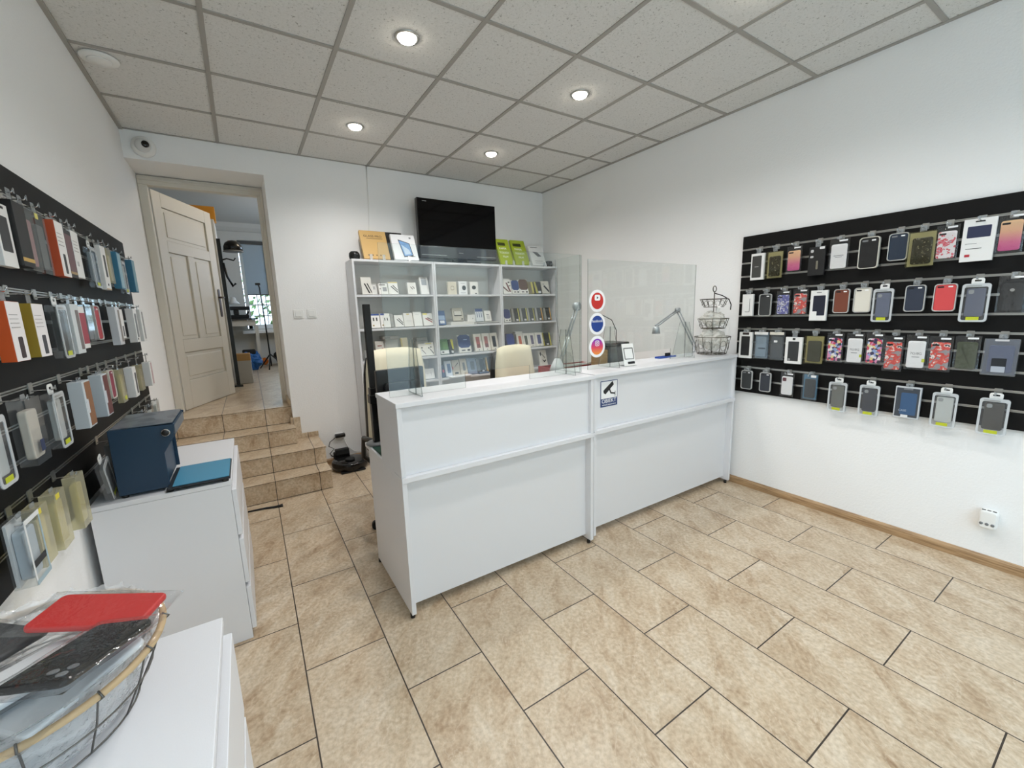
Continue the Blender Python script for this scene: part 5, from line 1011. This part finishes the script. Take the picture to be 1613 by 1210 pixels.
MB().lathe([(.03, 0), (.046, .012), (.05, .035), (.046, .062), (.03, .078), (0, .08)], n=28).build('body', MATTE, t); MB().lathe([(.031, 0), (.031, .002), (0, .002)], n=24).build('front_ring', BLACK, t, loc=(-.0, -.0485, .04), rot=(PI/2, 0, 0))
t = thing('cube_speaker', 'small black cube speaker on the shelving by the wall corner', 'speaker', (3.262, 4.24, ZT + .0005))
MB().prism(rrect(0, .037, .074, .074, .012), -.035, .035).build('body', MATTE, t, bevel=.004); MB().lathe([(.025, 0), (.025, .0015), (0, .0015)], n=24).build('speaker_grille', BLACK, t, loc=(0, -.0355, .037), rot=(PI/2, 0, 0))
# television
t = thing('television', 'black flat television standing on the shelving', 'television', (2.075, 4.25, ZT + .0005))
TVB = mat('tv_bezel', (13, 13, 14), .12); TVS = mat('tv_screen', (2, 2, 3), .06, spec=.22); SILV = mat('tv_grey_bar', (62, 63, 65), .25)
MB().box((-.455, .0, .05), (.455, .06, .64)).build('housing', TVB, t, bevel=.006)
MB().box((-.452, -.004, .172), (.452, -.0005, .637)).build('screen', TVS, t, bevel=.001)
MB().box((-.453, -.012, .055), (.453, -.0005, .168)).build('lower_bezel', SILV, t, bevel=.003)
MB().box((-.44, -.0145, .078), (-.16, -.0125, .085)).build('chrome_strip', CHROME, t); MB().box((.2, -.0145, .078), (.44, -.0125, .085)).build('chrome_strip', CHROME, t)
MB().box((-.02, -.0138, .11), (.03, -.0125, .117)).build('badge', CHROME, t)
MB().box((-.40, -.005, .607), (-.355, -.0042, .613)).build('badge', mat('soft_grey', (150, 152, 150), .5), t)
b = MB(); b.prism(rrect(0, .0, .44, .20, .05), 0, .012, 'z'); b.box((-.08, -.0, .012), (.08, .05, .06)); b.build('tv_stand', TVB, t, bevel=.003)

# ------------------------------------------------------------------ back room seen through the doorway
t = thing('work_table', 'pale wooden work table in the back room by the window', 'table', (-.28, 8.75, UP))
PALE = mat('pale_wood', (206, 200, 188), .5)
bx('table_top', (-.55, -.30, .83), (.52, .30, .86), mat('table_top_dark', (44, 42, 40), .5), t, .003); bx('apron', (-.5, -.26, .73), (.48, .26, .829), PALE, t)
for x in (-.5, .46):
    for y in (-.28, .24): bx('leg', (x, y, 0), (x + .05, y + .05, .729), PALE, t)
t = thing('sewing_machine', 'dark machine standing on the back room work table', 'machine', (-.12, 8.70, UP + .861))
b = MB(); b.box((-.24, -.09, 0), (.24, .09, .06)); b.box((-.22, -.06, .14), (.26, .06, .20)); b.box((.02, -.06, .06), (.10, .06, .14)); b.build('machine_body', MATTE, t, bevel=.01)
bx('machine_arm', (.16, -.03, .08), (.19, .03, .2), BLACK, t, rot=(0, .4, 0))
t = thing('desk_lamp', 'white bell-shaped desk lamp in the back room beside the window', 'lamp', (-.16, 8.95, UP + .861))
MB().tube([(0, 0, 0), (-.02, 0, .22), (-.10, 0, .40), (.06, -.05, .34)], .008, 8).build('lamp_arm', WPLAST, t); MB().lathe([(.02, .1), (.035, .09), (.05, .03), (.10, -.02), (.097, -.02)], n=24).build('lamp_shade', WPLAST, t, loc=(.08, -.06, .27)); MB().lathe([(.06, 0), (.06, .012), (0, .014)], n=20).build('lamp_foot', WPLAST, t)
t = thing('microphone_stand', 'thin black floor stand in front of the back room window', 'stand', (.34, 8.15, UP))
MB().tube([(0, 0, .05), (-.01, 0, .7), (-.03, 0, 1.35), (-.045, 0, 1.40)], .011, 8).build('pole', BLACK, t); MB().box((-.085, -.02, 1.385), (-.015, .02, 1.42)).build('clip', BLACK, t)
b = MB()
for a in (.3, 2.4, 4.5): b.tube([(0, 0, .25), (.22*math.cos(a), .22*math.sin(a), .01)], .01, 6)
b.build('tripod_legs', BLACK, t)
t = crumple('blue_bag', 'bright blue bag on the floor under the back room work table', (.04, 8.22, UP + .165), .16, .13, .15, 21, mat('bag_blue', (26, 92, 158), .45)); t['category'] = 'bag'
bx('bag_opening', (-.09, -.07, .10), (.10, .07, .18), MATTE, t, .02)
t = crumple('dark_bag', 'black bag slumped on the floor under the back room window', (.62, 8.6, UP + .2), .18, .2, .17, 23, MATTE); t['category'] = 'bag'
t = crumple('orange_bag', 'small orange bundle on the back room floor', (.27, 8.75, UP + .085), .05, .06, .07, 25, mat('bundle_orange', (206, 112, 36), .6)); t['category'] = 'bundle'
t = thing('coat_stand', 'tall black rack post behind the open door', 'rack', (-.125, 6.3, UP))
b = MB(); b.box((-.02, -.02, .0205), (.02, .02, 1.80)); b.build('post', BLACK, t); MB().tube([(0, -.01, 1.55), (.06, -.03, 1.57), (.13, -.03, 1.55), (.15, -.03, 1.58)], .009, 6).build('hook', BLACK, t); MB().tube([(.02, -.02, 1.52), (.04, -.02, 1.36), (.09, -.02, 1.24), (.12, -.02, 1.28)], .014, 6).build('hook', BLACK, t)
b = MB(); b.box((-.05, -.05, 0), (.05, .05, .02)); b.build('rack_foot', BLACK, t)
t = thing('safety_helmet', 'black helmet hanging high on the rack behind the door', 'helmet', (.015, 6.24, UP + 1.66))
MB().lathe([(.10, 0), (.097, .05), (.08, .09), (.045, .115), (0, .125)], n=28).build('shell', mat('helmet_gloss', (14, 14, 15), .2), t); MB().lathe([(.10, 0), (.11, -.012), (.095, -.014)], n=28).build('brim', GREY, t)
t = thing('paper_bag', 'open paper bag with rolled papers behind the door edge', 'bag', (-.04, 6.55, UP))
b = MB(); b.prism(rrect(0, .16, .17, .32, .02), -.06, .06); b.build('sack', mat('paper_sack', (176, 176, 174), .7), t, bevel=.01); bx('sack_top', (-.085, -.062, .30), (.085, .062, .40), mat('cardboard', (176, 140, 92), .8), t, .01)
t = thing('amber_box', 'amber yellow box on top of the tall wardrobe behind the door', 'box', (-.27, 6.9, UP + 2.101))
bx('carton', (-.12, -.1, 0), (.14, .1, .17), mat('amber_card', (206, 140, 36), .6), t, .004)
t = thing('wardrobe', 'tall pale wardrobe hidden behind the open door', 'wardrobe', (-.45, 7.0, UP))
bx('carcass', (-.4, -.3, 0), (.30, .3, 2.10), BRW, t, .004); bx('wardrobe_door', (-.39, -.32, .05), (.29, -.301, 2.08), BRW, t, .003)
